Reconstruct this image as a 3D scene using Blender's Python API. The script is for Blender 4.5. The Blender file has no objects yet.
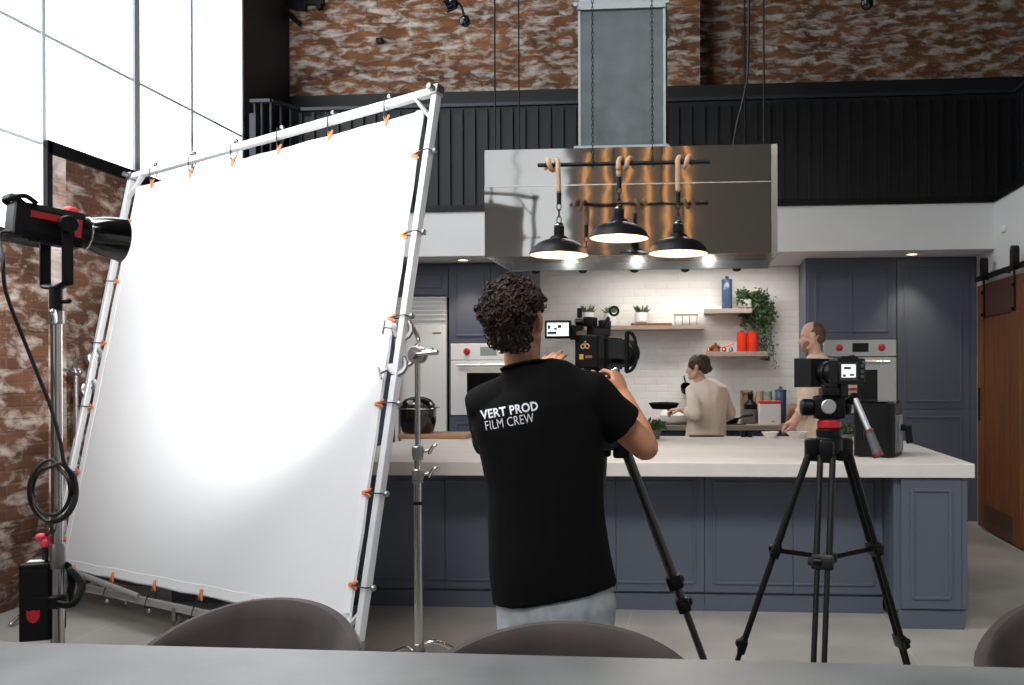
import bpy, bmesh, math, random
from mathutils import Vector, Matrix, Quaternion, Euler
from mathutils.bvhtree import BVHTree
random.seed(7)
V = Vector
PI = math.pi
SC = bpy.context.scene
COL = SC.collection

# ------------------------------------------------------------------ camera
F = 850.0; CX = 640.6; CY = 373.0; HC = 1.45
YAW = math.radians(4.0); ROLL = math.radians(0.2)
CAM = V((0, 0, HC))
r0 = V((math.cos(YAW), math.sin(YAW), 0)); FWD = V((-math.sin(YAW), math.cos(YAW), 0)); up0 = V((0, 0, 1))
UP = up0 * math.cos(ROLL) + r0 * math.sin(ROLL)
RT = r0 * math.cos(ROLL) - up0 * math.sin(ROLL)
def ray(px, py): return FWD + RT * ((px - CX) / F) - UP * ((py - CY) / F)
def P(px, py, w): return CAM + ray(px, py) * w
def onX(px, py, x): d = ray(px, py); return CAM + d * (x / d.x)
def onY(px, py, y): d = ray(px, py); return CAM + d * (y / d.y)
def onZ(px, py, z): d = ray(px, py); return CAM + d * ((z - HC) / d.z)

cd = bpy.data.cameras.new('camera'); cam = bpy.data.objects.new('camera', cd); COL.objects.link(cam)
cd.sensor_width = 36.0; cd.lens = F / 1024 * 36.0
cd.shift_x = (512 - CX) / 1024; cd.shift_y = (CY - 342.5) / 1024
cd.clip_start = 0.05; cd.clip_end = 100
M = Matrix((RT, UP, -FWD)).transposed().to_4x4(); M.translation = CAM
cam.matrix_world = M
SC.camera = cam
cd.dof.use_dof = True; cd.dof.focus_distance = 2.9; cd.dof.aperture_fstop = 9.0

# ------------------------------------------------------------------ materials
def lin(c):
    o = []
    for v in c:
        v = v / 255.0
        o.append(v / 12.92 if v <= 0.04045 else ((v + 0.055) / 1.055) ** 2.4)
    return (o[0], o[1], o[2], 1.0)
MATS = {}
def mat(name, col, rough=0.5, metal=0.0, var=0.0, vscale=8.0, bump=0.0, bscale=40.0, stretch=(1, 1, 1), emit=None, estr=0.0,
        coat=0.0, sheen=0.0, trans=0.0, spec=0.5, aniso=0.0, alpha=1.0, rvar=0.0):
    m = bpy.data.materials.new(name); m.use_nodes = True
    nt = m.node_tree; b = nt.nodes['Principled BSDF']
    c = lin(col)
    b.inputs['Base Color'].default_value = c
    b.inputs['Roughness'].default_value = rough; b.inputs['Metallic'].default_value = metal
    b.inputs['Coat Weight'].default_value = coat; b.inputs['Sheen Weight'].default_value = sheen
    b.inputs['Sheen Roughness'].default_value = 0.35
    b.inputs['Transmission Weight'].default_value = trans
    b.inputs['Specular IOR Level'].default_value = spec
    b.inputs['Anisotropic'].default_value = aniso
    b.inputs['Alpha'].default_value = alpha
    if emit is not None:
        b.inputs['Emission Color'].default_value = lin(emit); b.inputs['Emission Strength'].default_value = estr
    tc = mp = None
    if var or bump or rvar:
        tc = nt.nodes.new('ShaderNodeNewGeometry'); mp = nt.nodes.new('ShaderNodeMapping')
        mp.inputs['Scale'].default_value = stretch
        nt.links.new(tc.outputs['Position'], mp.inputs['Vector'])
    if var or rvar:
        n = nt.nodes.new('ShaderNodeTexNoise'); n.inputs['Scale'].default_value = vscale; n.inputs['Detail'].default_value = 6
        nt.links.new(mp.outputs['Vector'], n.inputs['Vector'])
    if var:
        r = nt.nodes.new('ShaderNodeValToRGB')
        r.color_ramp.elements[0].position = 0.3; r.color_ramp.elements[1].position = 0.7
        r.color_ramp.elements[0].color = tuple(max(0, v * (1 - var)) for v in c[:3]) + (1,)
        r.color_ramp.elements[1].color = tuple(min(1, v * (1 + var)) for v in c[:3]) + (1,)
        nt.links.new(n.outputs['Fac'], r.inputs['Fac']); nt.links.new(r.outputs['Color'], b.inputs['Base Color'])
    if rvar:
        mr = nt.nodes.new('ShaderNodeMapRange'); mr.inputs['To Min'].default_value = max(0, rough - rvar); mr.inputs['To Max'].default_value = rough + rvar
        nt.links.new(n.outputs['Fac'], mr.inputs['Value']); nt.links.new(mr.outputs['Result'], b.inputs['Roughness'])
    if bump:
        n2 = nt.nodes.new('ShaderNodeTexNoise'); n2.inputs['Scale'].default_value = bscale; n2.inputs['Detail'].default_value = 4
        nt.links.new(mp.outputs['Vector'], n2.inputs['Vector'])
        bp = nt.nodes.new('ShaderNodeBump'); bp.inputs['Strength'].default_value = bump; bp.inputs['Distance'].default_value = 0.01
        nt.links.new(n2.outputs['Fac'], bp.inputs['Height']); nt.links.new(bp.outputs['Normal'], b.inputs['Normal'])
    MATS[name] = m
    return m

def nn(nt, t, **kw):
    n = nt.nodes.new(t)
    for k, v in kw.items():
        if k in n.inputs: n.inputs[k].default_value = v
        else: setattr(n, k, v)
    return n
def wall_uv(nt, axis):
    """world position turned into (along wall, height, 0)"""
    g = nn(nt, 'ShaderNodeNewGeometry'); s = nn(nt, 'ShaderNodeSeparateXYZ'); c = nn(nt, 'ShaderNodeCombineXYZ')
    nt.links.new(g.outputs['Position'], s.inputs[0])
    nt.links.new(s.outputs['X' if axis == 'X' else 'Y'], c.inputs[0]); nt.links.new(s.outputs['Z'], c.inputs[1])
    return c.outputs[0]
def brick_mat(name, axis, c1, c2, mortar, plaster, pl_lo, pl_hi, stretch, pscale=1.0, bumpd=0.012):
    m = bpy.data.materials.new(name); m.use_nodes = True; nt = m.node_tree; L = nt.links; b = nt.nodes['Principled BSDF']
    uv = wall_uv(nt, axis)
    br = nn(nt, 'ShaderNodeTexBrick', Scale=1.0); br.inputs['Brick Width'].default_value = 0.235; br.inputs['Row Height'].default_value = 0.078
    br.inputs['Mortar Size'].default_value = 0.010; br.inputs['Mortar Smooth'].default_value = 0.3
    br.inputs['Color1'].default_value = lin(c1); br.inputs['Color2'].default_value = lin(c2); br.inputs['Mortar'].default_value = lin(mortar)
    L.new(uv, br.inputs['Vector'])
    n0 = nn(nt, 'ShaderNodeTexNoise', Scale=3.0, Detail=5.0); L.new(uv, n0.inputs['Vector'])
    mix0 = nn(nt, 'ShaderNodeMixRGB', blend_type='MULTIPLY'); mix0.inputs['Fac'].default_value = 0.75
    rr = nn(nt, 'ShaderNodeValToRGB'); rr.color_ramp.elements[0].position = 0.3; rr.color_ramp.elements[0].color = (0.35, 0.33, 0.32, 1) if 'white' not in name else (0.90, 0.89, 0.88, 1)
    rr.color_ramp.elements[1].position = 0.65; rr.color_ramp.elements[1].color = (1.15, 1.1, 1.05, 1) if 'white' not in name else (1.0, 1.0, 1.0, 1)
    L.new(n0.outputs['Fac'], rr.inputs['Fac']); L.new(br.outputs['Color'], mix0.inputs['Color1']); L.new(rr.outputs['Color'], mix0.inputs['Color2'])
    mp = nn(nt, 'ShaderNodeMapping'); mp.inputs['Scale'].default_value = stretch; L.new(uv, mp.inputs['Vector'])
    n1 = nn(nt, 'ShaderNodeTexNoise', Scale=pscale, Detail=7.0, Roughness=0.62); n1.inputs['Distortion'].default_value = 0.4; L.new(mp.outputs[0], n1.inputs['Vector'])
    pr = nn(nt, 'ShaderNodeMapRange'); pr.inputs['From Min'].default_value = pl_lo; pr.inputs['From Max'].default_value = pl_hi
    L.new(n1.outputs['Fac'], pr.inputs['Value'])
    mix = nn(nt, 'ShaderNodeMixRGB'); mix.inputs['Color2'].default_value = lin(plaster)
    L.new(pr.outputs[0], mix.inputs['Fac']); L.new(mix0.outputs[0], mix.inputs['Color1']); L.new(mix.outputs[0], b.inputs['Base Color'])
    b.inputs['Roughness'].default_value = 0.9; b.inputs['Specular IOR Level'].default_value = 0.2
    bp = nn(nt, 'ShaderNodeBump', Strength=0.8, Distance=bumpd); bp.invert = True
    L.new(br.outputs['Fac'], bp.inputs['Height']); L.new(bp.outputs[0], b.inputs['Normal'])
    MATS[name] = m
    return m

mat('black_metal', (24, 24, 26), 0.45, 0.6)
mat('black_plastic', (9, 9, 10), 0.4, spec=0.25)
mat('black_matte', (8, 8, 9), 0.75, spec=0.25)
mat('black_gloss', (10, 10, 11), 0.12, coat=0.5)
mat('charcoal_panel', (22, 23, 26), 0.6, var=0.1, vscale=3)
mat('balustrade_metal', (21, 22, 25), 0.5, 0.2)
mat('rail_metal', (58, 60, 66), 0.4, 0.5)
mat('navy', (81, 88, 102), 0.42, var=0.03, vscale=2)
mat('navy_dark', (38, 42, 55), 0.5)
mat('white_paint', (226, 226, 226), 0.6, var=0.02, vscale=2)
mat('plaster_taupe', (150, 140, 130), 0.8)
mat('ceiling_paint', (70, 70, 72), 0.8)
mat('steel', (190, 189, 186), 0.27, 1.0)
mat('steel_lit', (240, 239, 237), 0.45, 0.25)  # steel whose overexposed brightness is put into a lighter base colour
mat('chrome', (200, 200, 200), 0.16, 1.0)
mat('stand_steel', (190, 188, 184), 0.22, 1.0)
mat('cast_metal', (150, 148, 146), 0.38, 1.0)
mat('aluminium', (202, 204, 207), 0.42, 0.85)
mat('alu_white', (214, 217, 220), 0.42, 0.35)
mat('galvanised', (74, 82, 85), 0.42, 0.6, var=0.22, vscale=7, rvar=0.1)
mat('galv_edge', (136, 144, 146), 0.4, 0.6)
mat('worktop', (205, 199, 193), 0.5, var=0.05, vscale=5, bump=0.05, bscale=60)
mat('table_concrete', (114, 115, 115), 0.42, var=0.26, vscale=3.2, rvar=0.1, bump=0.03, bscale=30)
mat('timber', (176, 132, 98), 0.5, var=0.22, vscale=6, stretch=(0.5, 6, 6))
mat('timber_grey', (152, 136, 124), 0.55, var=0.12, vscale=6, stretch=(0.6, 6, 6))
mat('barn_wood', (104, 60, 26), 0.5, var=0.35, vscale=5, stretch=(9, 9, 0.5), bump=0.06, bscale=20)
mat('barn_wood_dark', (68, 36, 18), 0.5, var=0.3, vscale=5, stretch=(0.5, 0.5, 9))
mat('velvet', (60, 52, 50), 0.8, sheen=0.2, var=0.3, vscale=7, stretch=(1, 1, 0.5))
mat('chair_leg_wood', (150, 84, 44), 0.5)
mat('scrim_fabric', (203, 204, 206), 0.9, spec=0.1)
mat('scrim_hem', (206, 207, 209), 0.9, spec=0.1)
mat('orange', (196, 112, 66), 0.5)
mat('frame_pale', (196, 206, 212), 0.5)
mat('mullion_grey', (150, 158, 164), 0.5)
mat('red_paint', (178, 30, 42), 0.38)
mat('red_dark', (120, 22, 28), 0.45)
mat('pink_red', (226, 62, 78), 0.4)
mat('cable', (14, 14, 15), 0.5)
mat('skin', (180, 124, 94), 0.52, var=0.08, vscale=18)
mat('skin_pale', (222, 176, 152), 0.55, var=0.05, vscale=18)
mat('nail', (214, 170, 148), 0.35)
mat('hair_dark', (49, 37, 30), 0.65, spec=0.3, var=0.45, vscale=60)
mat('hair_brown', (66, 48, 36), 0.45, var=0.3, vscale=60, stretch=(3, 3, 1))
mat('hair_ginger', (104, 74, 56), 0.6, var=0.3, vscale=60)
mat('tee_black', (8, 8, 9), 0.9, spec=0.15, var=0.1, vscale=10)
mat('print_white', (216, 218, 222), 0.7)
mat('denim', (160, 166, 172), 0.85, var=0.16, vscale=30)
mat('cream_shirt', (250, 232, 216), 0.85, var=0.04, vscale=10)
mat('beard_ginger', (150, 106, 82), 0.7)
mat('cream_tunic', (238, 210, 190), 0.85, var=0.04, vscale=10)
mat('apron_red', (170, 70, 56), 0.8)
mat('shoe', (26, 26, 28), 0.6)
mat('dark_trousers', (38, 38, 42), 0.85)
mat('leaf', (58, 84, 46), 0.55, var=0.35, vscale=30)
mat('leaf_dusty', (74, 92, 62), 0.6, var=0.35, vscale=30)
mat('pot_white', (224, 222, 218), 0.45)
mat('soil', (50, 38, 30), 0.9)
mat('enamel_blue', (58, 80, 110), 0.28, coat=0.4)
mat('enamel_red', (214, 52, 26), 0.25, coat=0.4)
mat('red_lid', (196, 60, 62), 0.4)
mat('copper', (206, 136, 104), 0.25, 1.0)
mat('glass_clear', (236, 240, 240), 0.03, trans=1.0, spec=0.5)
mat('oven_glass', (8, 8, 9), 0.2, spec=0.3)
mat('grey_crock', (104, 100, 98), 0.5)
mat('green_jar', (134, 150, 134), 0.4)
mat('beige_jar', (176, 146, 124), 0.5)
mat('paper', (226, 222, 214), 0.7)
mat('rope', (196, 160, 132), 0.85, var=0.2, vscale=120, bump=0.4, bscale=160)
mat('lamp_inside', (250, 232, 216), 0.5, emit=(255, 232, 214), estr=0.3)
mat('bulb', (255, 220, 180), 0.5, emit=(255, 214, 170), estr=4.0)
mat('downlight_glow', (255, 230, 200), 0.5, emit=(255, 226, 196), estr=3.0)
mat('hood_glow', (255, 240, 225), 0.5, emit=(255, 240, 226), estr=1.0)
mat('screen_light', (220, 224, 224), 0.3, emit=(225, 230, 230), estr=0.75)
mat('screen_dark', (40, 46, 50), 0.3)
mat('display_grey', (150, 156, 158), 0.15)
mat('lens_glass', (20, 22, 30), 0.05, coat=1.0)
mat('logo_orange', (226, 150, 60), 0.5)
mat('logo_sand', (206, 160, 110), 0.5)
mat('carbon', (30, 27, 26), 0.3, coat=0.3)
mat('rubber_grey', (78, 80, 84), 0.6)
mat('blue_cloth', (60, 74, 112), 0.85)
mat('grey_strap', (130, 128, 126), 0.8)
mat('fryer_grey', (142, 146, 150), 0.3, 0.4)
mat('fryer_side', (92, 94, 96), 0.3)
mat('warm_white', (238, 234, 228), 0.5)
mat('joint_dark', (70, 70, 70), 0.8)
mat('handle_steel', (226, 222, 218), 0.25, 1.0)
brick_mat('brick_left', 'Y', (118, 82, 64), (98, 68, 54), (112, 88, 74), (190, 176, 166), 0.49, 0.66, (0.8, 1.5, 1), 6.5)
brick_mat('brick_back', 'X', (150, 102, 70), (116, 80, 56), (128, 98, 80), (206, 196, 186), 0.47, 0.64, (0.95, 2.4, 1), 5.5)
brick_mat('brick_pier', 'Y', (170, 118, 98), (150, 104, 88), (150, 130, 118), (214, 204, 198), 0.4, 0.6, (1, 2, 1), 2.0)
brick_mat('brick_white', 'X', (238, 235, 230), (234, 230, 225), (230, 226, 221), (240, 238, 234), 0.35, 0.65, (1, 2.5, 1), 2.0, 0.002)

def floor_mat():
    m = bpy.data.materials.new('floor_concrete'); m.use_nodes = True; nt = m.node_tree; L = nt.links; b = nt.nodes['Principled BSDF']
    g = nn(nt, 'ShaderNodeNewGeometry')
    br = nn(nt, 'ShaderNodeTexBrick', Scale=1.0); br.offset = 0.0
    br.inputs['Brick Width'].default_value = 1.5; br.inputs['Row Height'].default_value = 1.5; br.inputs['Mortar Size'].default_value = 0.004
    br.inputs['Color1'].default_value = lin((158, 155, 149)); br.inputs['Color2'].default_value = lin((152, 149, 143)); br.inputs['Mortar'].default_value = lin((176, 172, 166))
    mp = nn(nt, 'ShaderNodeMapping'); mp.inputs['Location'].default_value = (0.42, 0.3, 0)
    L.new(g.outputs['Position'], mp.inputs['Vector']); L.new(mp.outputs[0], br.inputs['Vector'])
    n = nn(nt, 'ShaderNodeTexNoise', Scale=2.2, Detail=8.0); L.new(g.outputs['Position'], n.inputs['Vector'])
    r = nn(nt, 'ShaderNodeValToRGB'); r.color_ramp.elements[0].position = 0.3; r.color_ramp.elements[0].color = (0.72, 0.71, 0.70, 1)
    r.color_ramp.elements[1].position = 0.72; r.color_ramp.elements[1].color = (1.12, 1.12, 1.12, 1)
    L.new(n.outputs['Fac'], r.inputs['Fac'])
    mx = nn(nt, 'ShaderNodeMixRGB', blend_type='MULTIPLY'); mx.inputs['Fac'].default_value = 1
    L.new(br.outputs['Color'], mx.inputs['Color1']); L.new(r.outputs[0], mx.inputs['Color2']); L.new(mx.outputs[0], b.inputs['Base Color'])
    mr = nn(nt, 'ShaderNodeMapRange'); mr.inputs['To Min'].default_value = 0.28; mr.inputs['To Max'].default_value = 0.5
    L.new(n.outputs['Fac'], mr.inputs['Value']); L.new(mr.outputs[0], b.inputs['Roughness'])
    MATS['floor_concrete'] = m
floor_mat()
def hood_mat():
    """horizontally brushed, slightly dented sheet steel"""
    m = bpy.data.materials.new('hood_steel'); m.use_nodes = True; nt = m.node_tree; L = nt.links; b = nt.nodes['Principled BSDF']
    b.inputs['Base Color'].default_value = lin((188, 186, 182)); b.inputs['Metallic'].default_value = 1.0; b.inputs['Roughness'].default_value = 0.06
    g = nn(nt, 'ShaderNodeNewGeometry')
    mp = nn(nt, 'ShaderNodeMapping'); mp.inputs['Scale'].default_value = (1.6, 1, 3.4); L.new(g.outputs['Position'], mp.inputs['Vector'])
    n = nn(nt, 'ShaderNodeTexNoise', Scale=2.0, Detail=1.0); L.new(mp.outputs[0], n.inputs['Vector'])
    bp = nn(nt, 'ShaderNodeBump', Strength=0.075, Distance=0.02); L.new(n.outputs['Fac'], bp.inputs['Height'])
    L.new(bp.outputs[0], b.inputs['Normal'])
    MATS['hood_steel'] = m
hood_mat()
def window_mat(name='frosted_glass'):
    m = bpy.data.materials.new(name); m.use_nodes = True; nt = m.node_tree; b = nt.nodes['Principled BSDF']
    b.inputs['Base Color'].default_value = lin((150, 156, 160)); b.inputs['Roughness'].default_value = 0.35
    b.inputs['Emission Color'].default_value = (0.915, 0.96, 0.995, 1); b.inputs['Emission Strength'].default_value = 1.0
    MATS[name] = m
    return b
WINB = window_mat(); WINF = window_mat('added_pane_glow')  # the second is for the glowing pane added behind the camera

# ------------------------------------------------------------------ mesh helpers
def frame(z, x=None):
    z = V(z).normalized()
    x = V(x) if x is not None else (V((1, 0, 0)) if abs(z.x) < 0.9 else V((0, 1, 0)))
    y = z.cross(x).normalized(); x = y.cross(z).normalized()
    return x, y, z
def faces_ring(bm, a, b):
    n = len(a)
    for i in range(n):
        try: bm.faces.new((a[i], a[(i + 1) % n], b[(i + 1) % n], b[i]))
        except ValueError: pass
def cap(bm, r, flip=False):
    try: bm.faces.new(list(reversed(r)) if flip else r)
    except ValueError: pass
def box(bm, c, s, R=None, bevel=0.0):
    """box of size s at centre c"""
    t = bmesh.new(); bmesh.ops.create_cube(t, size=1.0)
    for v in t.verts: v.co = V((v.co.x * s[0], v.co.y * s[1], v.co.z * s[2]))
    if bevel > 0: bmesh.ops.bevel(t, geom=list(t.edges), offset=min(bevel, min(s) * 0.45), segments=2, affect='EDGES', profile=0.6)
    if R is not None:
        R = R.to_3x3() if hasattr(R, 'to_3x3') else R
        for v in t.verts: v.co = R @ v.co
    for v in t.verts: v.co += V(c)
    join(bm, t)
def bx(bm, a, b, bevel=0.0):
    a = V(a); b = V(b); s = b - a
    box(bm, (a + b) / 2, (abs(s.x), abs(s.y), abs(s.z)), None, bevel)
def join(bm, t):
    mp = {}
    for v in t.verts: mp[v] = bm.verts.new(v.co)
    for f in t.faces:
        try: bm.faces.new([mp[v] for v in f.verts])
        except ValueError: pass
    t.free()
def beam(bm, a, b, w, h, x=None, bevel=0.0):
    """rectangular bar from a to b; w along side vector x"""
    a = V(a); b = V(b); X, Y, Z = frame(b - a, x)
    R = Matrix((X, Y, Z)).transposed()
    box(bm, (a + b) / 2, (w, h, (b - a).length), R, bevel)
def sweep(bm, pts, rad, seg=12, side=None, rnd=False, closed=False):
    """tube along pts; rad float, list of floats or list of (ra, rb); side = direction of ra"""
    pts = [V(p) for p in pts]
    n = len(pts)
    if not isinstance(rad, (list, tuple)): rad = [rad] * n
    rad = [(r, r) if not isinstance(r, (list, tuple)) else r for r in rad]
    if rnd and not closed:
        def ext(p, q, r):
            d = (p - q).normalized(); m_ = max(min(r), 1e-4)
            return [(p + d * m_ * math.sin(t), (r[0] * math.cos(t), r[1] * math.cos(t))) for t in (0.5, 1.0, 1.4)]
        h = ext(pts[0], pts[1], rad[0]); t = ext(pts[-1], pts[-2], rad[-1])
        pts = [x[0] for x in reversed(h)] + pts + [x[0] for x in t]
        rad = [x[1] for x in reversed(h)] + rad + [x[1] for x in t]
        n = len(pts)
    rings = []; X = None
    for i, p in enumerate(pts):
        if closed: d = pts[(i + 1) % n] - pts[i - 1]
        else: d = pts[min(i + 1, n - 1)] - pts[max(i - 1, 0)]
        if d.length < 1e-9: d = V((0, 0, 1))
        if X is None: X, Y, Z = frame(d, side)
        else: X, Y, Z = frame(d, X)
        ring = []
        for k in range(seg):
            a = 2 * PI * k / seg
            ring.append(bm.verts.new(p + X * math.cos(a) * rad[i][0] + Y * math.sin(a) * rad[i][1]))
        rings.append(ring)
    for i in range(n - 1): faces_ring(bm, rings[i], rings[i + 1])
    if closed: faces_ring(bm, rings[-1], rings[0])
    else: cap(bm, rings[0], True); cap(bm, rings[-1])
def tube(bm, a, b, r, seg=12, r2=None): sweep(bm, [a, b], [r, r if r2 is None else r2], seg)
def smooth_path(pts, n=8):
    pts = [V(p) for p in pts]; out = []
    for i in range(len(pts) - 1):
        p0 = pts[max(i - 1, 0)]; p1 = pts[i]; p2 = pts[i + 1]; p3 = pts[min(i + 2, len(pts) - 1)]
        for k in range(n):
            t = k / n
            out.append(0.5 * ((2 * p1) + (p2 - p0) * t + (2 * p0 - 5 * p1 + 4 * p2 - p3) * t * t + (3 * p1 - p0 - 3 * p2 + p3) * t ** 3))
    out.append(pts[-1])
    return out
def lathe(bm, prof, o, axis=(0, 0, 1), seg=32, closed=False):
    """profile [(r, h)] spun about axis through o"""
    X, Y, Z = frame(axis); o = V(o); rings = []
    for r, h in prof:
        if r < 1e-6: rings.append([bm.verts.new(o + Z * h)])
        else: rings.append([bm.verts.new(o + Z * h + (X * math.cos(2 * PI * k / seg) + Y * math.sin(2 * PI * k / seg)) * r) for k in range(seg)])
    for a, b in zip(rings, rings[1:]):
        if len(a) == 1 and len(b) == 1: continue
        if len(a) == 1:
            for k in range(seg): bm.faces.new((a[0], b[k], b[(k + 1) % seg]))
        elif len(b) == 1:
            for k in range(seg): bm.faces.new((a[k], a[(k + 1) % seg], b[0]))
        else: faces_ring(bm, a, b)
    if not closed:
        if len(rings[0]) > 1: cap(bm, rings[0], True)
        if len(rings[-1]) > 1: cap(bm, rings[-1])
def cyl(bm, c, r, h, axis=(0, 0, 1), seg=24, bev=0.0):
    """cylinder whose base centre is c"""
    if bev: lathe(bm, [(r - bev, 0), (r, bev), (r, h - bev), (r - bev, h)], c, axis, seg)
    else: lathe(bm, [(r, 0), (r, h)], c, axis, seg)
def ell(bm, c, r, R=None, seg=16, rings=10):
    t = bmesh.new(); bmesh.ops.create_uvsphere(t, u_segments=seg, v_segments=rings, radius=1.0)
    for v in t.verts:
        q = V((v.co.x * r[0], v.co.y * r[1], v.co.z * r[2]))
        if R is not None: q = (R.to_3x3() if hasattr(R, 'to_3x3') else R) @ q
        v.co = q + V(c)
    join(bm, t)
def torus(bm, c, axis, R, r, seg=24, sub=8, x=None):
    X, Y, Z = frame(axis, x); c = V(c)
    pts = [c + X * math.cos(2 * PI * k / seg) * R + Y * math.sin(2 * PI * k / seg) * R for k in range(seg)]
    sweep(bm, pts, r, sub, closed=True)
def prism(bm, poly, o, X, Y, t):
    """polygon (x, y) in the frame o, X, Y pushed out by t along X x Y"""
    o = V(o); X = V(X).normalized(); Y = V(Y).normalized(); Z = X.cross(Y)
    a = [bm.verts.new(o + X * p[0] + Y * p[1]) for p in poly]; b = [bm.verts.new(v.co + Z * t) for v in a]
    cap(bm, a, True); cap(bm, b); faces_ring(bm, a, b)
def rrect(w, h, r, n=4, cx=0, cy=0):
    out = []
    for sx, sy, a0 in ((1, 1, 0), (-1, 1, 90), (-1, -1, 180), (1, -1, 270)):
        for k in range(n + 1):
            a = math.radians(a0 + 90 * k / n)
            out.append((cx + sx * (w / 2 - r) + r * math.cos(a), cy + sy * (h / 2 - r) + r * math.sin(a)))
    return out
def BM(): return bmesh.new()

# ------------------------------------------------------------------ object helpers
def wm(o):
    m = o.matrix_basis.copy()
    return wm(o.parent) @ m if o.parent else m
def mesh_of(bm, name):
    bmesh.ops.recalc_face_normals(bm, faces=bm.faces)
    me = bpy.data.meshes.new(name); bm.to_mesh(me); bm.free()
    return me
def finish(me, name, m, parent, smooth, origin=None):
    me.materials.append(MATS[m] if isinstance(m, str) else m)
    if smooth:
        for p in me.polygons: p.use_smooth = True
    o = bpy.data.objects.new(name, me); COL.objects.link(o)
    if parent is not None:
        o.parent = parent; me.transform(wm(parent).inverted())
    else:
        vs = [v.co for v in me.vertices]
        c = V(((min(v.x for v in vs) + max(v.x for v in vs)) / 2, (min(v.y for v in vs) + max(v.y for v in vs)) / 2, min(v.z for v in vs)))
        if origin is not None: c = V(origin)
        o.location = c; me.transform(Matrix.Translation(-c))
    return o
def mk(name, bm, m, parent=None, smooth=True, angle=38):
    me = mesh_of(bm, name)
    o = finish(me, name, m, parent, smooth)
    if smooth:
        try: me.set_sharp_from_angle(angle=math.radians(angle))
        except Exception: pass
    return o
def evaluated(bm, mods):
    """mesh after a list of (type, {settings})"""
    me = mesh_of(bm, 'tmp'); o = bpy.data.objects.new('tmp', me); COL.objects.link(o)
    for t, kw in mods:
        md = o.modifiers.new(t, t)
        for k, v in kw.items(): setattr(md, k, v)
    dg = bpy.context.evaluated_depsgraph_get()
    out = bpy.data.meshes.new_from_object(o.evaluated_get(dg))
    bpy.data.objects.remove(o); bpy.data.meshes.remove(me)
    return out
def fuse(name, bm, m, parent=None, voxel=0.006, it=6, fac=0.5):
    """overlapping volumes fused into one continuous skin"""
    me = evaluated(bm, [('REMESH', {'mode': 'VOXEL', 'voxel_size': voxel}), ('SMOOTH', {'iterations': it, 'factor': fac})])
    me.name = name; me.materials.clear()
    return finish(me, name, m, parent, True)
def tag(o, label=None, cat=None, group=None, kind=None):
    if label: o['label'] = label
    if cat: o['category'] = cat
    if group: o['group'] = group
    if kind: o['kind'] = kind
    return o
def thing(name, loc, label, cat, group=None):
    o = bpy.data.objects.new(name, None); COL.objects.link(o); o.location = V(loc); o.empty_display_size = 0.1
    return tag(o, label, cat, group)
def struct(name, bm, m, parent=None, smooth=False):
    o = mk(name, bm, m, parent, smooth)
    if parent is None: o['kind'] = 'structure'
    return o
def kids(o): return [c for c in COL.objects if c.parent == o]
def dup(o, label, loc=None, rotz=None, parent=None):
    c = o.copy(); COL.objects.link(c)
    if parent is not None: c.parent = parent
    if label: c['label'] = label
    if loc is not None: c.location = V(loc)
    if rotz is not None: c.rotation_euler = (0, 0, rotz)
    for k in kids(o): dup(k, None, parent=c)
    return c
def text_mesh(s, size, bold=0.0, extr=0.0006, sx=1.0, space=1.0):
    c = bpy.data.curves.new('t', 'FONT'); c.body = s; c.size = size; c.offset = bold; c.extrude = extr; c.space_character = space
    c.align_x = 'CENTER'; c.align_y = 'CENTER'; c.resolution_u = 3
    o = bpy.data.objects.new('t', c); COL.objects.link(o)
    dg = bpy.context.evaluated_depsgraph_get()
    me = bpy.data.meshes.new_from_object(o.evaluated_get(dg)); bpy.data.objects.remove(o)
    for v in me.vertices: v.co.x *= sx
    return me
def put_text(bm, s, size, o, X, Y, bold=0.0, sx=1.0, space=1.0):
    me = text_mesh(s, size, bold, 0.0004, sx, space); o = V(o); X = V(X).normalized(); Y = V(Y).normalized(); Z = X.cross(Y)
    vs = [bm.verts.new(o + X * v.co.x + Y * v.co.y + Z * v.co.z) for v in me.vertices]
    for p in me.polygons:
        try: bm.faces.new([vs[i] for i in p.vertices])
        except ValueError: pass
    bpy.data.meshes.remove(me)
# ================================================================== ROOM
XL, XR = -4.25, 2.68
YB, YC, YS = 7.95, 8.42, 9.02        # bulkhead face, cabinet face, tiled wall
YBR, YBR2 = 8.55, 8.85
ZC, YF = 7.2, -4.0
XU = 5.6                             # the gallery level is wider than the kitchen
ZB0, ZB1 = 2.57, 3.0

b = BM(); bx(b, (XL - 0.3, YF, -0.12), (XR + 0.3, YS + 0.3, 0)); struct('floor', b, 'floor_concrete')
b = BM(); bx(b, (XL - 0.3, YF, ZC), (XU + 0.3, YS + 0.3, ZC + 0.12)); struct('ceiling', b, 'ceiling_paint')
b = BM(); bx(b, (XL - 0.3, YF - 0.12, 0), (XU + 0.3, YF, ZC)); struct('wall_front', b, 'plaster_taupe')
root = thing('window_20', (-3.2, YF + 0.02, 1.2), None, None); root['kind'] = 'structure'  # unseen glowing window, added to brighten the hood's reflection and fill the kitchen
b = BM(); bx(b, (-4.15, YF + 0.004, 1.2), (-2.3, YF + 0.02, 6.0)); mk('pane', b, 'added_pane_glow', root, False)
b = BM(); bx(b, (-3.24, YF + 0.02, 1.2), (-3.2, YF + 0.04, 6.0)); bx(b, (-4.15, YF + 0.02, 3.0), (-2.3, YF + 0.04, 3.04)); bx(b, (-2.3, YF + 0.003, 1.15), (-2.24, YF + 0.05, 6.05)); mk('frame', b, 'black_metal', root, False)
yw_end = onX(243, 100, XL).y
ys = [onX(p, 100, XL).y for p in (44, 136, 192)]
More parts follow.
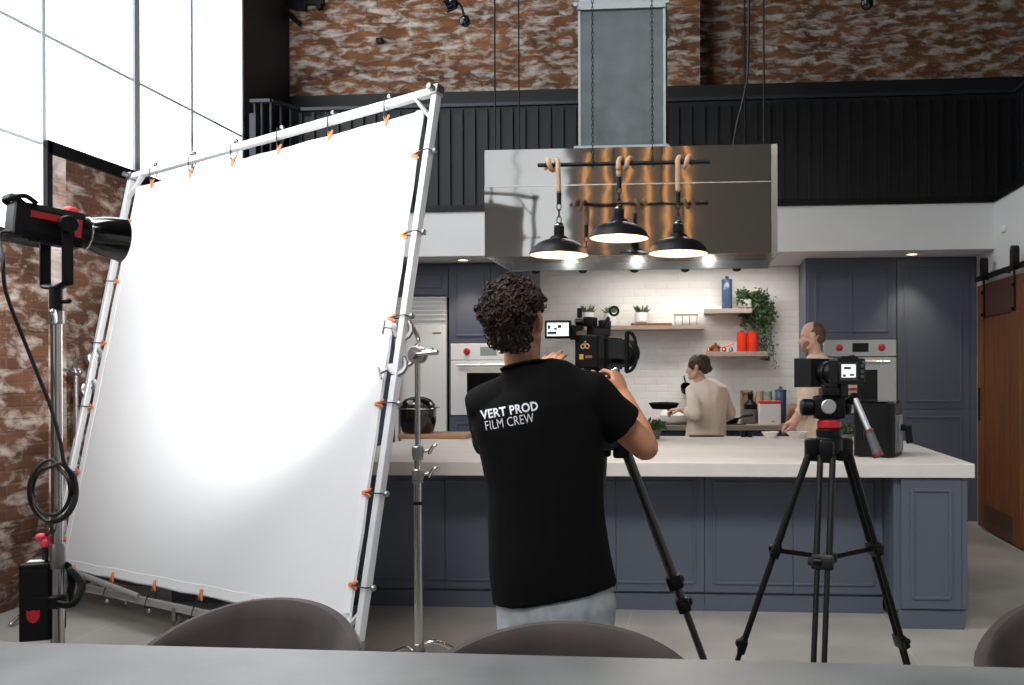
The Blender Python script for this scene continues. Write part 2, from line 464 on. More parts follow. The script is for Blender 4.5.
# left wall: brick below the glazing, stepped sill
ZS1, ZS2 = 2.32, 2.95
b = BM()
bx(b, (XL - 0.3, YF, 0), (XL, ys[0], ZS1)); bx(b, (XL - 0.3, ys[0], 0), (XL, YS + 0.2, ZS2)); struct('wall_left', b, 'brick_left')
b = BM(); bx(b, (XL - 0.3, ys[0] + 0.03, 0), (XL + 0.03, ys[0] + 0.15, ZS2 - 0.06)); o = struct('wall_left_pier', b, 'brick_pier')
b = BM(); bx(b, (XL - 0.3, yw_end, ZS2), (XL + 0.01, YS + 0.2, ZC)); struct('wall_left_cladding', b, 'charcoal_panel')
b = BM(); bx(b, (XL - 0.3, YF, 6.6), (XL, yw_end, ZC)); struct('wall_left_head', b, 'white_paint')
edges = [ys[0] - 0.87 * k for k in range(8, 0, -1)]
edges = [e for e in edges] + ys + [yw_end]
for i in range(len(edges) - 1):
    y0, y1 = edges[i], edges[i + 1]
    low = y1 <= ys[0] + 0.01
    root = thing('window_%d' % (i + 1), (XL - 0.1, (y0 + y1) / 2, ZS1 if low else ZS2), None, None); root['kind'] = 'structure'
    rows = ([(ZS1 + 0.03, ZS2)] if low else []) + [(ZS2 + (0 if low else 0.03), 3.67), (3.67, 5.2), (5.2, 6.6)]
    for z0, z1 in rows:
        b = BM(); bx(b, (XL - 0.03, y0, z0), (XL - 0.01, y1, z1)); mk('pane', b, 'frosted_glass', root, False)
        if z0 > ZS2 - 0.01 and z0 > rows[0][0]:
            b = BM(); bx(b, (XL - 0.012, y0, z0 - 0.011), (XL - 0.004, y1, z0 + 0.011)); mk('glazing_bar', b, 'frame_pale', root, False)
    wide = abs(y1 - ys[1]) < 0.01
    hw = 0.03 if wide else 0.015
    b = BM(); bx(b, (XL - 0.11, y1 - hw, ZS1 if low else ZS2), (XL + (0.012 if wide else 0.002), y1 + hw, 6.6)); mk('mullion', b, 'frame_pale' if not wide else 'mullion_grey', root, False)
    b = BM(); bx(b, (XL - 0.12, y0, (ZS1 if low else ZS2) - 0.05), (XL + 0.03, y1 + (0.0 if not low else 0.0), (ZS1 if low else ZS2) + 0.03)); mk('window_sill', b, 'black_metal', root, False)
    if abs(y1 - ys[0]) < 0.01:
        b = BM(); bx(b, (XL - 0.12, y1 - 0.01, ZS1), (XL + 0.03, y1 + 0.035, ZS2 + 0.02)); mk('jamb', b, 'black_metal', root, False)

# right wall, white below the gallery level, dark above
b = BM(); bx(b, (XR, YF, 0), (XR + 0.3, YS + 0.2, ZB1)); struct('wall_right', b, 'white_paint')
b = BM(); bx(b, (XU, YF, ZB1), (XU + 0.3, YS + 0.2, ZC)); struct('wall_right_cladding', b, 'charcoal_panel')
b = BM(); bx(b, (XR + 0.301, YF, ZB1 - 0.15), (XU, YS + 0.2, ZB1)); struct('floor_gallery', b, 'charcoal_panel')
# back wall
b = BM(); bx(b, (XL, YS, 0), (XR, YS + 0.2, ZB0 + 0.2)); struct('wall_back', b, 'brick_white')
b = BM(); bx(b, (XL, YB, ZB0), (XR, YS + 0.2, ZB1)); struct('wall_back_bulkhead', b, 'white_paint')
xpier = onY(700, 60, YBR).x
b = BM(); bx(b, (XL, YBR, 4.33), (xpier, YBR + 0.5, ZC)); struct('wall_back_brick', b, 'brick_back')
b = BM(); bx(b, (xpier, YBR2, 4.33), (XU, YBR2 + 0.3, ZC)); struct('wall_back_brick_recess', b, 'brick_back')
b = BM(); bx(b, (XL, YBR - 0.02, ZB1), (XU, YBR + 0.5, 4.33)); struct('wall_back_upstand', b, 'charcoal_panel')

# gallery balustrade of ribbed dark sheet with a flat top rail
t = thing('balustrade', (0, YB + 0.03, ZB1), 'dark ribbed metal balustrade of the gallery above the kitchen', 'balustrade')
xr0 = onY(300, 111, YB).x; zr = 4.0
b = BM(); XG = XR + 0.2
bx(b, (xr0, YB + 0.02, ZB1 + 0.04), (XG, YB + 0.04, zr - 0.06)); bx(b, (XG, YF, ZB1 + 0.04), (XG + 0.02, YB + 0.02, zr - 0.06))
x = xr0
while x < XG - 0.03:
    bx(b, (x, YB - 0.005, ZB1 + 0.05), (x + 0.022, YB + 0.03, zr - 0.03)); x += 0.121
y = YB - 0.1
while y > 0:
    bx(b, (XG - 0.02, y, ZB1 + 0.05), (XG + 0.01, y + 0.022, zr - 0.03)); y -= 0.121
mk('ribbed_panel', b, 'balustrade_metal', t, False)
A = onY(251, 102, YB - 0.28); B_ = onY(271, 101, YB - 0.28); C_ = V((xr0, YB, zr)); A.z = B_.z = zr
b = BM(); beam(b, C_, (XG, YB, zr), 0.03, 0.05, (0, 0, 1)); beam(b, (XG, YB, zr), (XG, YF + 0.05, zr), 0.03, 0.05, (0, 0, 1)); beam(b, B_, C_, 0.03, 0.05, (0, 0, 1)); beam(b, A, B_, 0.03, 0.05, (0, 0, 1)); mk('top_rail', b, 'rail_metal', t, False)
b = BM(); bx(b, (XL + 0.02, YB - 0.02, ZB1 - 0.01), (XG, YB + 0.05, ZB1 + 0.05)); bx(b, (XR - 0.015, YF + 0.02, ZB1 - 0.01), (XG + 0.03, YB - 0.02, ZB1 + 0.05)); mk('bottom_rail', b, 'black_metal', t, False)
b = BM()
for k in range(4):
    p = B_.lerp(C_, k / 3.0); tube(b, (p.x, p.y, ZB1 + 0.05), (p.x, p.y, zr - 0.02), 0.012, 8)
for px in (255, 262):
    p = onY(px, 102, YB - 0.28); tube(b, (p.x, p.y, ZB1 + 0.05), (p.x, p.y, zr - 0.02), 0.012, 8)
mk('return_baluster', b, 'rail_metal', t)
b = BM(); p = onY(254, 108, YB - 0.28); bx(b, (p.x - 0.03, p.y - 0.03, ZB1), (p.x + 0.03, p.y + 0.03, zr - 0.12)); mk('end_post', b, 'rail_metal', t, False)
b = BM(); bx(b, (XL + 0.011, YB - 0.30, ZB1 - 0.15), (xr0, YB - 0.001, ZB1)); mk('landing_edge', b, 'black_metal', t, False)

# barn door on its track
pd0 = onX(980.6, 400, XR - 0.07); pd1 = onX(1023, 400, XR - 0.07)
yd0, yd1 = pd1.y, pd0.y
zd = onX(981, 286, XR - 0.07).z
root = thing('door_1', (XR - 0.06, (yd0 + yd1) / 2, 0.015), 'sliding wooden barn door hung on a black track, right of the tall cabinets', None); root['kind'] = 'structure'
x0, x1 = XR - 0.085, XR - 0.045
b = BM(); bx(b, (x0 + 0.012, yd0, 0.02), (x1, yd1, zd))
n = 8
for k in range(n):
    ya = yd0 + (yd1 - yd0) * k / n; yb = yd0 + (yd1 - yd0) * (k + 1) / n
    bx(b, (x0 + 0.004, ya + 0.003, 0.03), (x0 + 0.02, yb - 0.003, zd - 0.01))
mk('plank_panel', b, 'barn_wood', root, False)
b = BM(); s = 0.16
bx(b, (x0 - 0.012, yd0, 0.02), (x0 + 0.006, yd0 + s, zd), 0.003); bx(b, (x0 - 0.012, yd1 - s, 0.02), (x0 + 0.006, yd1, zd), 0.003)
mk('stile', b, 'barn_wood', root, False)
b = BM(); bx(b, (x0 - 0.012, yd0 + s, 0.02), (x0 + 0.006, yd1 - s, 0.24), 0.003); mk('bottom_rail', b, 'barn_wood_dark', root, False)
b = BM(); bx(b, (x0 - 0.012, yd0 + s, zd - 0.3), (x0 + 0.006, yd1 - s, zd), 0.003); mk('top_rail', b, 'barn_wood_dark', root, False)
for px, py in ((984, 276), (1017, 268)):
    p = onX(px, py, XR - 0.1); y = min(max(p.y, yd0 + 0.09), yd1 - 0.05)
    b = BM(); beam(b, (x0 - 0.018, y, zd - 0.30), (x0 - 0.018, y, zd + 0.10), 0.008, 0.036, (1, 0, 0))
    cyl(b, (x0 - 0.024, y, zd - 0.08), 0.014, 0.02, (-1, 0, 0)); cyl(b, (x0 - 0.024, y, zd - 0.28), 0.014, 0.02, (-1, 0, 0))
    hg = mk('hanger_strap', b, 'black_metal', root)
    b = BM(); prism(b, [(q[0], q[1]) for q in rrect(0.085, 0.2, 0.042, 6)], (x0 + 0.01, y, zd + 0.14), (0, 1, 0), (0, 0, 1), -0.05); mk('roller', b, 'black_metal', root)
b = BM(); p = onX(981, 420, XR - 0.1); bx(b, (x0 - 0.02, yd1 - 0.07, 1.0), (x0 - 0.01, yd1 - 0.03, 1.3)); mk('pull_plate', b, 'black_metal', root)
b = BM(); beam(b, (XR - 0.075, yd1 + 0.11, zd + 0.07), (XR - 0.075, yd0 - 1.2, zd + 0.07), 0.012, 0.05, (1, 0, 0))
for k in range(5): cyl(b, (XR - 0.08, yd1 - 0.02 - 0.55 * k, zd + 0.07), 0.015, 0.08, (1, 0, 0), 12)
tag(mk('door_track', b, 'black_metal'), 'black flat steel track above the barn door', 'door track')
p = onX(1005, 229, XR)
b = BM(); cyl(b, (XR, p.y, p.z), 0.035, 0.03, (-1, 0, 0), 20, 0.006)
tag(mk('wall_sensor', b, 'warm_white'), 'small round white sensor high on the white right wall', 'sensor')

# downlights in the bulkhead soffit
for px, lab in ((912, 'recessed round downlight in the soffit above the tall cabinet'), (463, 'recessed round downlight in the soffit above the wall oven')):
    p = onZ(px, 257 if px > 600 else 264, ZB0)
    p.y = YB + 0.24; p.x = onY(px, 258, YB + 0.24).x
    t = thing('downlight', (p.x, p.y, ZB0 - 0.012), lab, 'ceiling light')
    b = BM(); lathe(b, [(0.05, 0.011), (0.075, 0.009), (0.078, 0.0), (0.05, 0.002)], (p.x, p.y, ZB0 - 0.012), (0, 0, 1), 24, True); mk('trim_ring', b, 'warm_white', t)
    b = BM(); cyl(b, (p.x, p.y, ZB0 - 0.009), 0.05, 0.006, (0, 0, 1), 24); mk('lens', b, 'downlight_glow', t)
    ld = bpy.data.lights.new('downlight_beam', 'SPOT'); ld.energy = 26; ld.color = (1, 0.82, 0.62); ld.spot_size = 1.5; ld.spot_blend = 0.7; ld.shadow_soft_size = 0.04
    lo = bpy.data.objects.new('downlight_beam', ld); COL.objects.link(lo); lo.location = (p.x, p.y, ZB0 - 0.03); lo.rotation_euler = (0, 0, 0)

# ------------------------------------------------------------------ light of the room and added fill lights
SC.view_settings.view_transform = 'Standard'; SC.view_settings.look = 'None'; SC.view_settings.gamma = 1.0
SC.view_settings.use_curve_mapping = False
SC.view_settings.exposure = 0.1
SC.cycles.use_denoising = True
SC.cycles.sample_clamp_indirect = 6.0
SC.cycles.max_bounces = 8
w = bpy.data.worlds.new('world'); SC.world = w; w.use_nodes = True
w.node_tree.nodes['Background'].inputs['Color'].default_value = (0.8, 0.9, 1, 1); w.node_tree.nodes['Background'].inputs['Strength'].default_value = 0.3
def area(name, loc, target, sx, sy, e, col=(1, 1, 1), spread=None):
    l = bpy.data.lights.new(name, 'AREA'); l.shape = 'RECTANGLE'; l.size = sx; l.size_y = sy; l.energy = e; l.color = col
    if spread: l.spread = spread
    o = bpy.data.objects.new(name, l); COL.objects.link(o); o.location = loc
    o.rotation_euler = (V(target) - V(loc)).to_track_quat('-Z', 'Y').to_euler()
    return o
WINB.inputs['Emission Strength'].default_value = 2.7; WINF.inputs['Emission Strength'].default_value = 0.95
area('overhead_fill', (-2.6, 3.2, 7.1), (-0.9, 3.6, 0), 2.6, 7.0, 400, (0.96, 0.985, 1.0), math.radians(128))  # unseen overhead light, added as general fill
area('tiled_wall_fill', (-0.1, YB + 0.45, ZB0 - 0.02), (-0.1, YB + 0.5, 0), 1.7, 0.3, 20, (1.0, 0.95, 0.9))  # unseen light, added under the soffit to brighten the tiled wall
area('front_fill', (-0.6, -1.0, 6.9), (-0.1, 5.0, 0.5), 2.6, 1.6, 56, (1.0, 0.985, 0.965), math.radians(58))  # unseen light, added behind the camera to brighten the island front
# narrow warm lights added behind the camera to draw streaks on the steel hood
for k in range(6):
    x = -1.62 + 0.29 * k
    area('streak_light', (x, -1.2, 3.9 + 0.08 * (k % 3)), (x, 8, 3.3), 0.016, 1.5, 0.42, (1.0, 0.42, 0.1))
# ================================================================== KITCHEN
def door(parent, name, x0, x1, z0, z1, y, m='navy', mold='LRTB', inset=0.055, mw=0.016):
    """panelled door facing -Y: slab with a raised bead set in from its edges"""
    g = 0.0015; x0 += g; x1 -= g; z0 += g; z1 -= g
    b = BM(); bx(b, (x0, y, z0), (x1, y + 0.022, z1), 0.002)
    L = x0 + (inset if 'L' in mold else 0); R = x1 - (inset if 'R' in mold else 0); T = z1 - inset; B = z0 + inset
    def bead(a, c):
        a = V(a); c = V(c)
        box(b, (a + c) / 2, (max(abs(c.x - a.x), mw), 0.016, max(abs(c.z - a.z), mw)), None, 0.005)
    yy = y - 0.001
    bead((L, yy, B), (R, yy, B)); bead((L, yy, T), (R, yy, T))
    if 'L' in mold: bead((L, yy, B), (L, yy, T))
    if 'R' in mold: bead((R, yy, B), (R, yy, T))
    return mk(name, b, m, parent, False)

# ---- island
YI0, YI1 = 4.865, 6.93          # worktop front and far edge
HI = 0.935; TI = 0.079
XI1 = onY(975, 465, YI0).x; XI0 = -2.3
b = BM(); bx(b, (XI0, YI0, HI - TI), (XI1, YI1, HI), 0.004)
tag(mk('island_worktop', b, 'worktop', None, False), 'long pale stone worktop of the kitchen island', 'worktop')
YD = 5.18
ex0 = onY(901, 560, YI0 + 0.02).x; ex1 = onY(967, 560, YI0 + 0.02).x
sx = [onY(p, 540, YD).x for p in (170, 345, 525, 704.5, 883)]
sm = [onY(p, 540, YD).x for p in (258, 445, 616, 793)]
zt = HI - TI - 0.001; zb = 0.115
labs = ['navy island cabinet hidden mostly behind the large white diffusion screen', 'navy island cabinet behind the chrome light stand, left of the man in black',
        'navy island cabinet behind the man in black and his tripod leg', 'navy island cabinet behind the legs of the second tripod']
for i in range(4):
    t = thing('island_cabinet', ((sx[i] + sx[i + 1]) / 2, YD + 0.4, 0), labs[i], 'cabinet', 'island cabinets')
    b = BM(); bx(b, (sx[i] + 0.001, YD + 0.024, 0.10), (sx[i + 1] - 0.001, YI1 - 0.06, zt)); mk('body', b, 'navy', t, False)
    door(t, 'door', sx[i], sm[i], zb, zt - 0.01, YD, mold='LTB', inset=0.058)
    door(t, 'door', sm[i], sx[i + 1], zb, zt - 0.01, YD, mold='RTB', inset=0.058)
    b = BM(); bx(b, (sx[i] + 0.001, YD + 0.012, 0.0), (sx[i + 1] - 0.001, YD + 0.06, 0.10)); mk('plinth', b, 'navy', t, False)
    tag(t, labs[i])
t = thing('island_end_cabinet', ((ex0 + ex1) / 2, YI0 + 0.4, 0), 'narrow navy end cabinet carrying the right end of the stone worktop', 'cabinet')
b = BM(); bx(b, (sx[4] + 0.002, YI0 + 0.042, 0.105), (ex1, YI1 - 0.06, zt)); mk('body', b, 'navy', t, False)
door(t, 'door', ex0, ex1 - 0.028, 0.115, zt - 0.005, YI0 + 0.018, inset=0.062, mw=0.02)
b = BM(); bx(b, (ex1 - 0.028, YI0 + 0.022, 0.115), (ex1 + 0.004, YI0 + 0.06, zt - 0.001), 0.003); mk('corner_post', b, 'navy', t, False)
b = BM(); bx(b, (ex0 - 0.01, YI0 + 0.03, 0.0), (ex1 - 0.012, YI1 - 0.08, 0.105)); mk('plinth', b, 'navy', t, False)

# ---- tall cabinets and ovens on the back wall
def cz(py, px=860): return onY(px, py, YC).z
def cx(px, py=350): return onY(px, py, YC).x
ZTOP = ZB0 - 0.002
YW = YS - 0.004
def oven(x0, x1, z1, label, plain_steel):
    h = 0.62; z0 = z1 - 0.72; zc = z1 - 0.165
    t = thing('wall_oven', ((x0 + x1) / 2, YC + 0.2, z0), label, 'oven')
    b = BM(); bx(b, (x0, YC + 0.012, z0), (x1, YW - 0.05, z1)); mk('body', b, 'black_matte', t, False)
    b = BM(); bx(b, (x0, YC - 0.012, zc), (x1, YC + 0.012, z1), 0.004); mk('control_panel', b, 'steel' if plain_steel else 'steel_lit', t, False)
    W = x1 - x0
    b = BM(); bx(b, (x0, YC - 0.014, z0), (x1, YC + 0.012, zc - 0.006), 0.004); d = mk('oven_door', b, 'steel' if plain_steel else 'steel_lit', t, False)
    b = BM(); bx(b, (x0 + 0.22 * W, YC - 0.018, z0 + 0.1), (x0 + 0.74 * W, YC - 0.013, zc - 0.13), 0.003); mk('window', b, 'oven_glass', d, False)
    b = BM(); zh = zc - 0.055; tube(b, (x0 + 0.1 * W, YC - 0.07, zh), (x1 - 0.1 * W, YC - 0.07, zh), 0.014, 16)
    for k in (0.14, 0.86): tube(b, (x0 + k * W, YC - 0.07, zh), (x0 + k * W, YC - 0.012, zh), 0.010, 10)
    mk('handle', b, 'handle_steel', d)
    b = BM(); bx(b, (x0 + 0.40 * W, YC - 0.015, zc + 0.042), (x0 + 0.62 * W, YC - 0.011, z1 - 0.035), 0.001); mk('display', b, 'oven_glass' if plain_steel else 'display_grey', t, False)
    for k in (0.22, 0.80):
        c = (x0 + k * W, YC - 0.012, zc + 0.085)
        b = BM(); lathe(b, [(0.034, 0), (0.034, 0.006), (0.026, 0.01), (0.024, 0.036), (0.0, 0.038)], c, (0, -1, 0), 24); mk('knob', b, 'red_paint', t)
    return t
def cab(name, label, x0, x1, z0, z1, rows, group=None, y=YC):
    """rows = [(za, zb, [(xa, xb, mold)])]"""
    t = thing(name, ((x0 + x1) / 2, y + 0.3, z0), label, 'cabinet', group)
    b = BM(); bx(b, (x0, y + 0.024, z0), (x1, YW, z1)); mk('body', b, 'navy', t, False)
    for za, zb_, ds in rows:
        for xa, xb, mo in ds: door(t, 'door', xa, xb, za, zb_, y, mold=mo, inset=0.075, mw=0.022)
    return t
# right run
xa, xo0, xo1, xb_ = cx(806), cx(823), cx(896.5), XR - 0.004
xm = cx(853)
zo = cz(339.5)
cab('upper_cabinet', 'navy double door cabinet above the oven right of the tiled wall', xa, xo1, zo + 0.002, ZTOP, [(zo + 0.004, ZTOP - 0.02, [(xa + 0.02, xm, 'LTB'), (xm, xo1, 'RTB')])])
oven(xo0, xo1 - 0.002, zo, 'steel wall oven with red knobs behind the bald man and the second tripod', True)
z0 = zo - 0.722
cab('oven_base_cabinet', 'navy cabinet below the oven at the right, seen behind the island', xa, xo1, 0.0, z0, [(0.1, z0 - 0.01, [(xa + 0.02, xo1, 'LRTB')])])
b = BM(); bx(b, (xa, YC, z0), (xo0 - 0.001, YW, zo + 0.001)); tag(mk('filler_panel', b, 'navy', None, False), 'narrow navy filler strip between the tiled wall and the right oven', 'panel')
cab('tall_cabinet', 'tall navy cabinet next to the wooden barn door', xo1 + 0.003, xb_, 0.0, ZTOP,
    [(cz(409, 940), ZTOP - 0.02, [(xo1 + 0.006, cx(969), 'LRTB')]), (0.1, cz(409, 940) - 0.002, [(xo1 + 0.006, cx(969), 'LRTB')])])
# left run
yo = YC
lx0, lx1, lo0, lo1, le = cx(300), cx(394), cx(451), cx(525), cx(529)
zl = onY(470, 343.5, YC).z; zf = onY(420, 297, YC).z
oven(lo0, lo1, zl, 'pale steel wall oven with red knob, just left of the man in black', False)
lm = cx(491)
cab('upper_cabinet', 'navy double door cabinet above the pale oven beside the refrigerator', cx(449), le, zl + 0.002, ZTOP, [(zl + 0.004, ZTOP - 0.02, [(cx(449), lm, 'LRTB'), (lm, le, 'LRTB')])])
cab('oven_base_cabinet', 'navy cabinet below the pale oven at the left', cx(449), le, 0.0, zl - 0.722, [(0.1, zl - 0.73, [(cx(449), le, 'LRTB')])])
b = BM(); bx(b, (lo1 + 0.001, YC, zl - 0.72), (le, YW, zl)); tag(mk('filler_panel', b, 'navy', None, False), 'slim navy filler strip between the pale oven and the tiled wall', 'panel')
b = BM(); bx(b, (cx(449), YC, zl - 0.72), (lo0 - 0.001, YW, zl)); tag(mk('filler_panel', b, 'navy', None, False), 'slim navy filler strip between the pale oven and the refrigerator', 'panel')
cab('upper_cabinet', 'wide low navy cabinet above the tall refrigerator', lx1, cx(448.5), zf + 0.004, ZTOP, [(zf + 0.02, ZTOP - 0.03, [(lx1, cx(448.5), 'LRTB')])])
cab('tall_cabinet', 'tall navy cabinet left of the refrigerator, behind the diffusion screen', lx0, lx1 - 0.003, 0.0, ZTOP, [(0.1, ZTOP - 0.02, [(lx0, lx1 - 0.003, 'LRTB')])])
t = thing('refrigerator', ((lx1 + lo0) / 2, YC + 0.3, 0), 'tall pale steel refrigerator with a louvred grille on top', 'refrigerator')
fx0, fx1 = lx1 + 0.01, cx(446.5)
zg = onY(420, 324, YC).z
b = BM(); bx(b, (fx0, YC + 0.03, 0.02), (fx1, YW, zf)); mk('body', b, 'black_metal', t, False)
b = BM(); bx(b, (fx0, YC - 0.01, 0.12), (fx1, YC + 0.03, zg - 0.005), 0.004); dd = mk('fridge_door', b, 'steel_lit', t, False)
b = BM(); tube(b, (fx0 + 0.07, YC - 0.06, 0.5), (fx0 + 0.07, YC - 0.06, 1.75), 0.014); tube(b, (fx0 + 0.07, YC - 0.06, 0.55), (fx0 + 0.07, YC, 0.55), 0.01); tube(b, (fx0 + 0.07, YC - 0.06, 1.7), (fx0 + 0.07, YC, 1.7), 0.01); mk('handle', b, 'handle_steel', dd)
b = BM(); bx(b, (fx1 - 0.14, YC - 0.013, zg - 0.1), (fx1 - 0.05, YC - 0.009, zg - 0.085)); mk('badge', b, 'cast_metal', dd, False)
b = BM(); bx(b, (fx0, YC + 0.0, zg), (fx1, YC + 0.03, zf))
nsl = 6
for k in range(nsl):
    z = zg + 0.01 + (zf - zg - 0.01) * (k + 0.5) / nsl
    box(b, ((fx0 + fx1) / 2, YC - 0.008, z), (fx1 - fx0, 0.012, (zf - zg) / nsl * 0.72), Matrix.Rotation(0.35, 3, 'X'), 0.002)
mk('grille', b, 'steel_lit', t, False)

# ---- back counter under the tiled wall
YK = 8.40; zk = onY(760, 425.3, YK).z
kx0, kx1 = le + 0.01, xa - 0.005
b = BM(); bx(b, (kx0, YK, zk - 0.052), (kx1, YW, zk), 0.003); tag(mk('back_worktop', b, 'timber_grey', None, False), 'timber worktop along the white tiled wall behind the cooks', 'worktop')
t = thing('back_base_cabinet', ((kx0 + kx1) / 2, YK + 0.3, 0), 'dark navy base cabinet under the timber worktop at the back wall', 'cabinet')
b = BM(); bx(b, (kx0, YK + 0.04, 0), (kx1, YW, zk - 0.053)); mk('body', b, 'navy_dark', t, False)
for k in range(4):
    a = kx0 + (kx1 - kx0) * k / 4; c = kx0 + (kx1 - kx0) * (k + 1) / 4
    door(t, 'door', a, c, 0.1, zk - 0.06, YK + 0.018, 'navy_dark')

# ---- shelves
def shelf(px0, px1, pyt, th, label):
    y0 = YS - 0.26
    a = onY(px0, pyt, y0); c = onY(px1, pyt, y0); z = (a.z + c.z) / 2
    b = BM(); bx(b, (a.x, y0, z - th), (c.x, YW, z), 0.003)
    tag(mk('wall_shelf', b, 'timber_grey', None, False), label, 'shelf', 'floating shelves on the tiled wall')
    return z, y0
zA, yA = shelf(566, 704, 325.5, 0.042, 'long floating shelf with succulents, lowest left one behind the film camera')
zB, yB = shelf(704, 752, 308.5, 0.048, 'short floating shelf carrying the tall blue canister')
zCs, yCs = shelf(706, 768, 351.5, 0.05, 'floating shelf carrying the red canisters and copper pan')

# ---- hood, duct, hangers
YH = 5.45; YHB = 6.25
hx0, hx1 = onY(484.5, 200, YH).x, onY(777.5, 200, YH).x
hz0, hz1 = onY(630, 255, YH).z, onY(630, 147, YH).z
t = thing('range_hood', ((hx0 + hx1) / 2, (YH + YHB) / 2, hz0), 'large brushed steel extractor hood hung above the island', 'extractor hood')
zs = onY(630, 184, YH).z
tk = 0.012
b = BM(); bx(b, (hx0, YH, hz0), (hx1 - 0.035, YH + tk, zs - 0.002)); bx(b, (hx0 + 0.001, YH + 0.002, zs - 0.003), (hx1 - 0.036, YH + tk, hz1)); mk('front_panel', b, 'hood_steel', t, False)
b = BM(); bx(b, (hx0, YH - 0.004, zs - 0.004), (hx1 - 0.036, YH - 0.001, zs + 0.003)); mk('seam_strip', b, 'handle_steel', t, False)
b = BM(); bx(b, (hx1 - 0.035, YH + 0.001, hz0), (hx1, YH + tk, hz1)); bx(b, (hx1 - 0.038, YH - 0.004, hz0), (hx1 - 0.033, YH, hz1)); mk('corner_strip', b, 'handle_steel', t, False)
b = BM(); bx(b, (hx0, YH + tk, hz0), (hx0 + tk, YHB, hz1)); mk('side_panel', b, 'steel', t, False)
b = BM(); bx(b, (hx1 - tk, YH + tk, hz0), (hx1, YHB, hz1)); mk('side_panel', b, 'steel', t, False)
b = BM(); bx(b, (hx0 + tk, YHB - tk, hz0), (hx1 - tk, YHB, hz1)); mk('back_panel', b, 'steel', t, False)
b = BM(); bx(b, (hx0 + tk, YH + tk, hz1 - tk), (hx1 - tk, YHB - tk, hz1)); mk('top_panel', b, 'steel', t, False)
b = BM(); bx(b, (hx0 + tk, YH + tk, hz0 + 0.13), (hx1 - tk, YHB - tk, hz0 + 0.145))
for k in range(24):
    x = hx0 + 0.05 + (hx1 - hx0 - 0.1) * k / 23; bx(b, (x - 0.018, YH + 0.1, hz0 + 0.115), (x + 0.018, YHB - 0.1, hz0 + 0.13))
mk('filter_panel', b, 'steel', t, False)
b = BM(); bx(b, (hx0 + tk, YHB - 0.035, hz0), (hx1 - tk, YHB - tk, hz0 + 0.055)); mk('grease_rail', b, 'galv_edge', t, False)
for px in (566, 635, 709):
    p = onY(px, 262, YHB - 0.1); b = BM(); cyl(b, (p.x, p.y, hz0 + 0.10), 0.035, 0.014); mk('hood_lamp', b, 'hood_glow', t)
    l = bpy.data.lights.new('hood_light', 'POINT'); l.energy = 0.9; l.color = (1, 0.95, 0.88); l.shadow_soft_size = 0.03
    lo = bpy.data.objects.new('hood_light', l); COL.objects.link(lo); lo.location = (p.x, p.y - 0.05, hz0 + 0.07)
for px in (535, 582, 634, 685, 737):
    p = onY(px, 268, YHB - 0.05); b = BM(); ell(b, (p.x, YHB - 0.012, hz0), (0.034, 0.02, 0.022)); mk('control_knob', b, 'black_plastic', t)
b = BM(); p = onY(626, 256, YH); bx(b, (p.x - 0.04, YH - 0.003, hz0 + 0.012), (p.x + 0.04, YH, hz0 + 0.022)); mk('badge', b, 'black_metal', t, False)
for px, yy in ((495, YH + 0.1), (519, YHB - 0.1), (764, YH + 0.1), (745, YHB - 0.1)):
    x = onY(px, 130, yy).x; b = BM(); tube(b, (x, yy, hz1 - 0.01), (x, yy, ZC), 0.006, 8); cyl(b, (x, yy, hz1), 0.016, 0.02); mk('hanger_rod', b, 'black_metal', t)
YDU = 5.60
dx0, dx1 = onY(579.5, 80, YDU).x, onY(664.5, 80, YDU).x
t = thing('ventilation_duct', ((dx0 + dx1) / 2, YDU + 0.25, hz1), 'square galvanised duct rising from the steel hood', 'duct')
zj = onY(620, 6, YDU).z
def duct(z0, z1):
    b = BM(); bx(b, (dx0, YDU, z0), (dx1, YDU + 0.5, z1), 0.004)
    return b
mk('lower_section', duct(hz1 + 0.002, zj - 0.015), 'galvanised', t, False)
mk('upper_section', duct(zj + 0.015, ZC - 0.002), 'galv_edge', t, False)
for z0, z1, e in ((hz1 + 0.003, hz1 + 0.03, 0.028), (hz1 + 0.032, hz1 + 0.05, 0.02), (zj - 0.024, zj + 0.024, 0.016)):
    b = BM(); bx(b, (dx0 - e, YDU - e, z0), (dx1 + e, YDU + 0.5 + e, z1), 0.003); mk('flange', b, 'galv_edge', t, False)
for x in (dx0, dx1):
    b = BM(); bx(b, (x - 0.008, YDU - 0.006, hz1 + 0.05), (x + 0.008, YDU + 0.006, zj - 0.024)); mk('corner_seam', b, 'galv_edge', t, False)
b = BM()
for x in (dx0 - 0.02, dx1 + 0.02):
    cyl(b, (x, YDU - 0.03, hz1 + 0.03), 0.014, 0.02, (0, -1, 0), 8); cyl(b, (x, YDU - 0.03, zj), 0.014, 0.02, (0, -1, 0), 8)
mk('corner_bolt', b, 'galv_edge', t, False)
b = BM(); sweep(b, smooth_path([onY(749, -60, 5.9), onY(748, 60, 5.9), onY(744, 95, 5.9), onY(736, 128, 5.9), V((onY(731, 143, 5.9).x, 5.9, hz1 + 0.004))], 6), 0.009, 8)
tag(mk('power_cable', b, 'cable'), 'black cable hanging down to the top of the steel hood', 'cable')

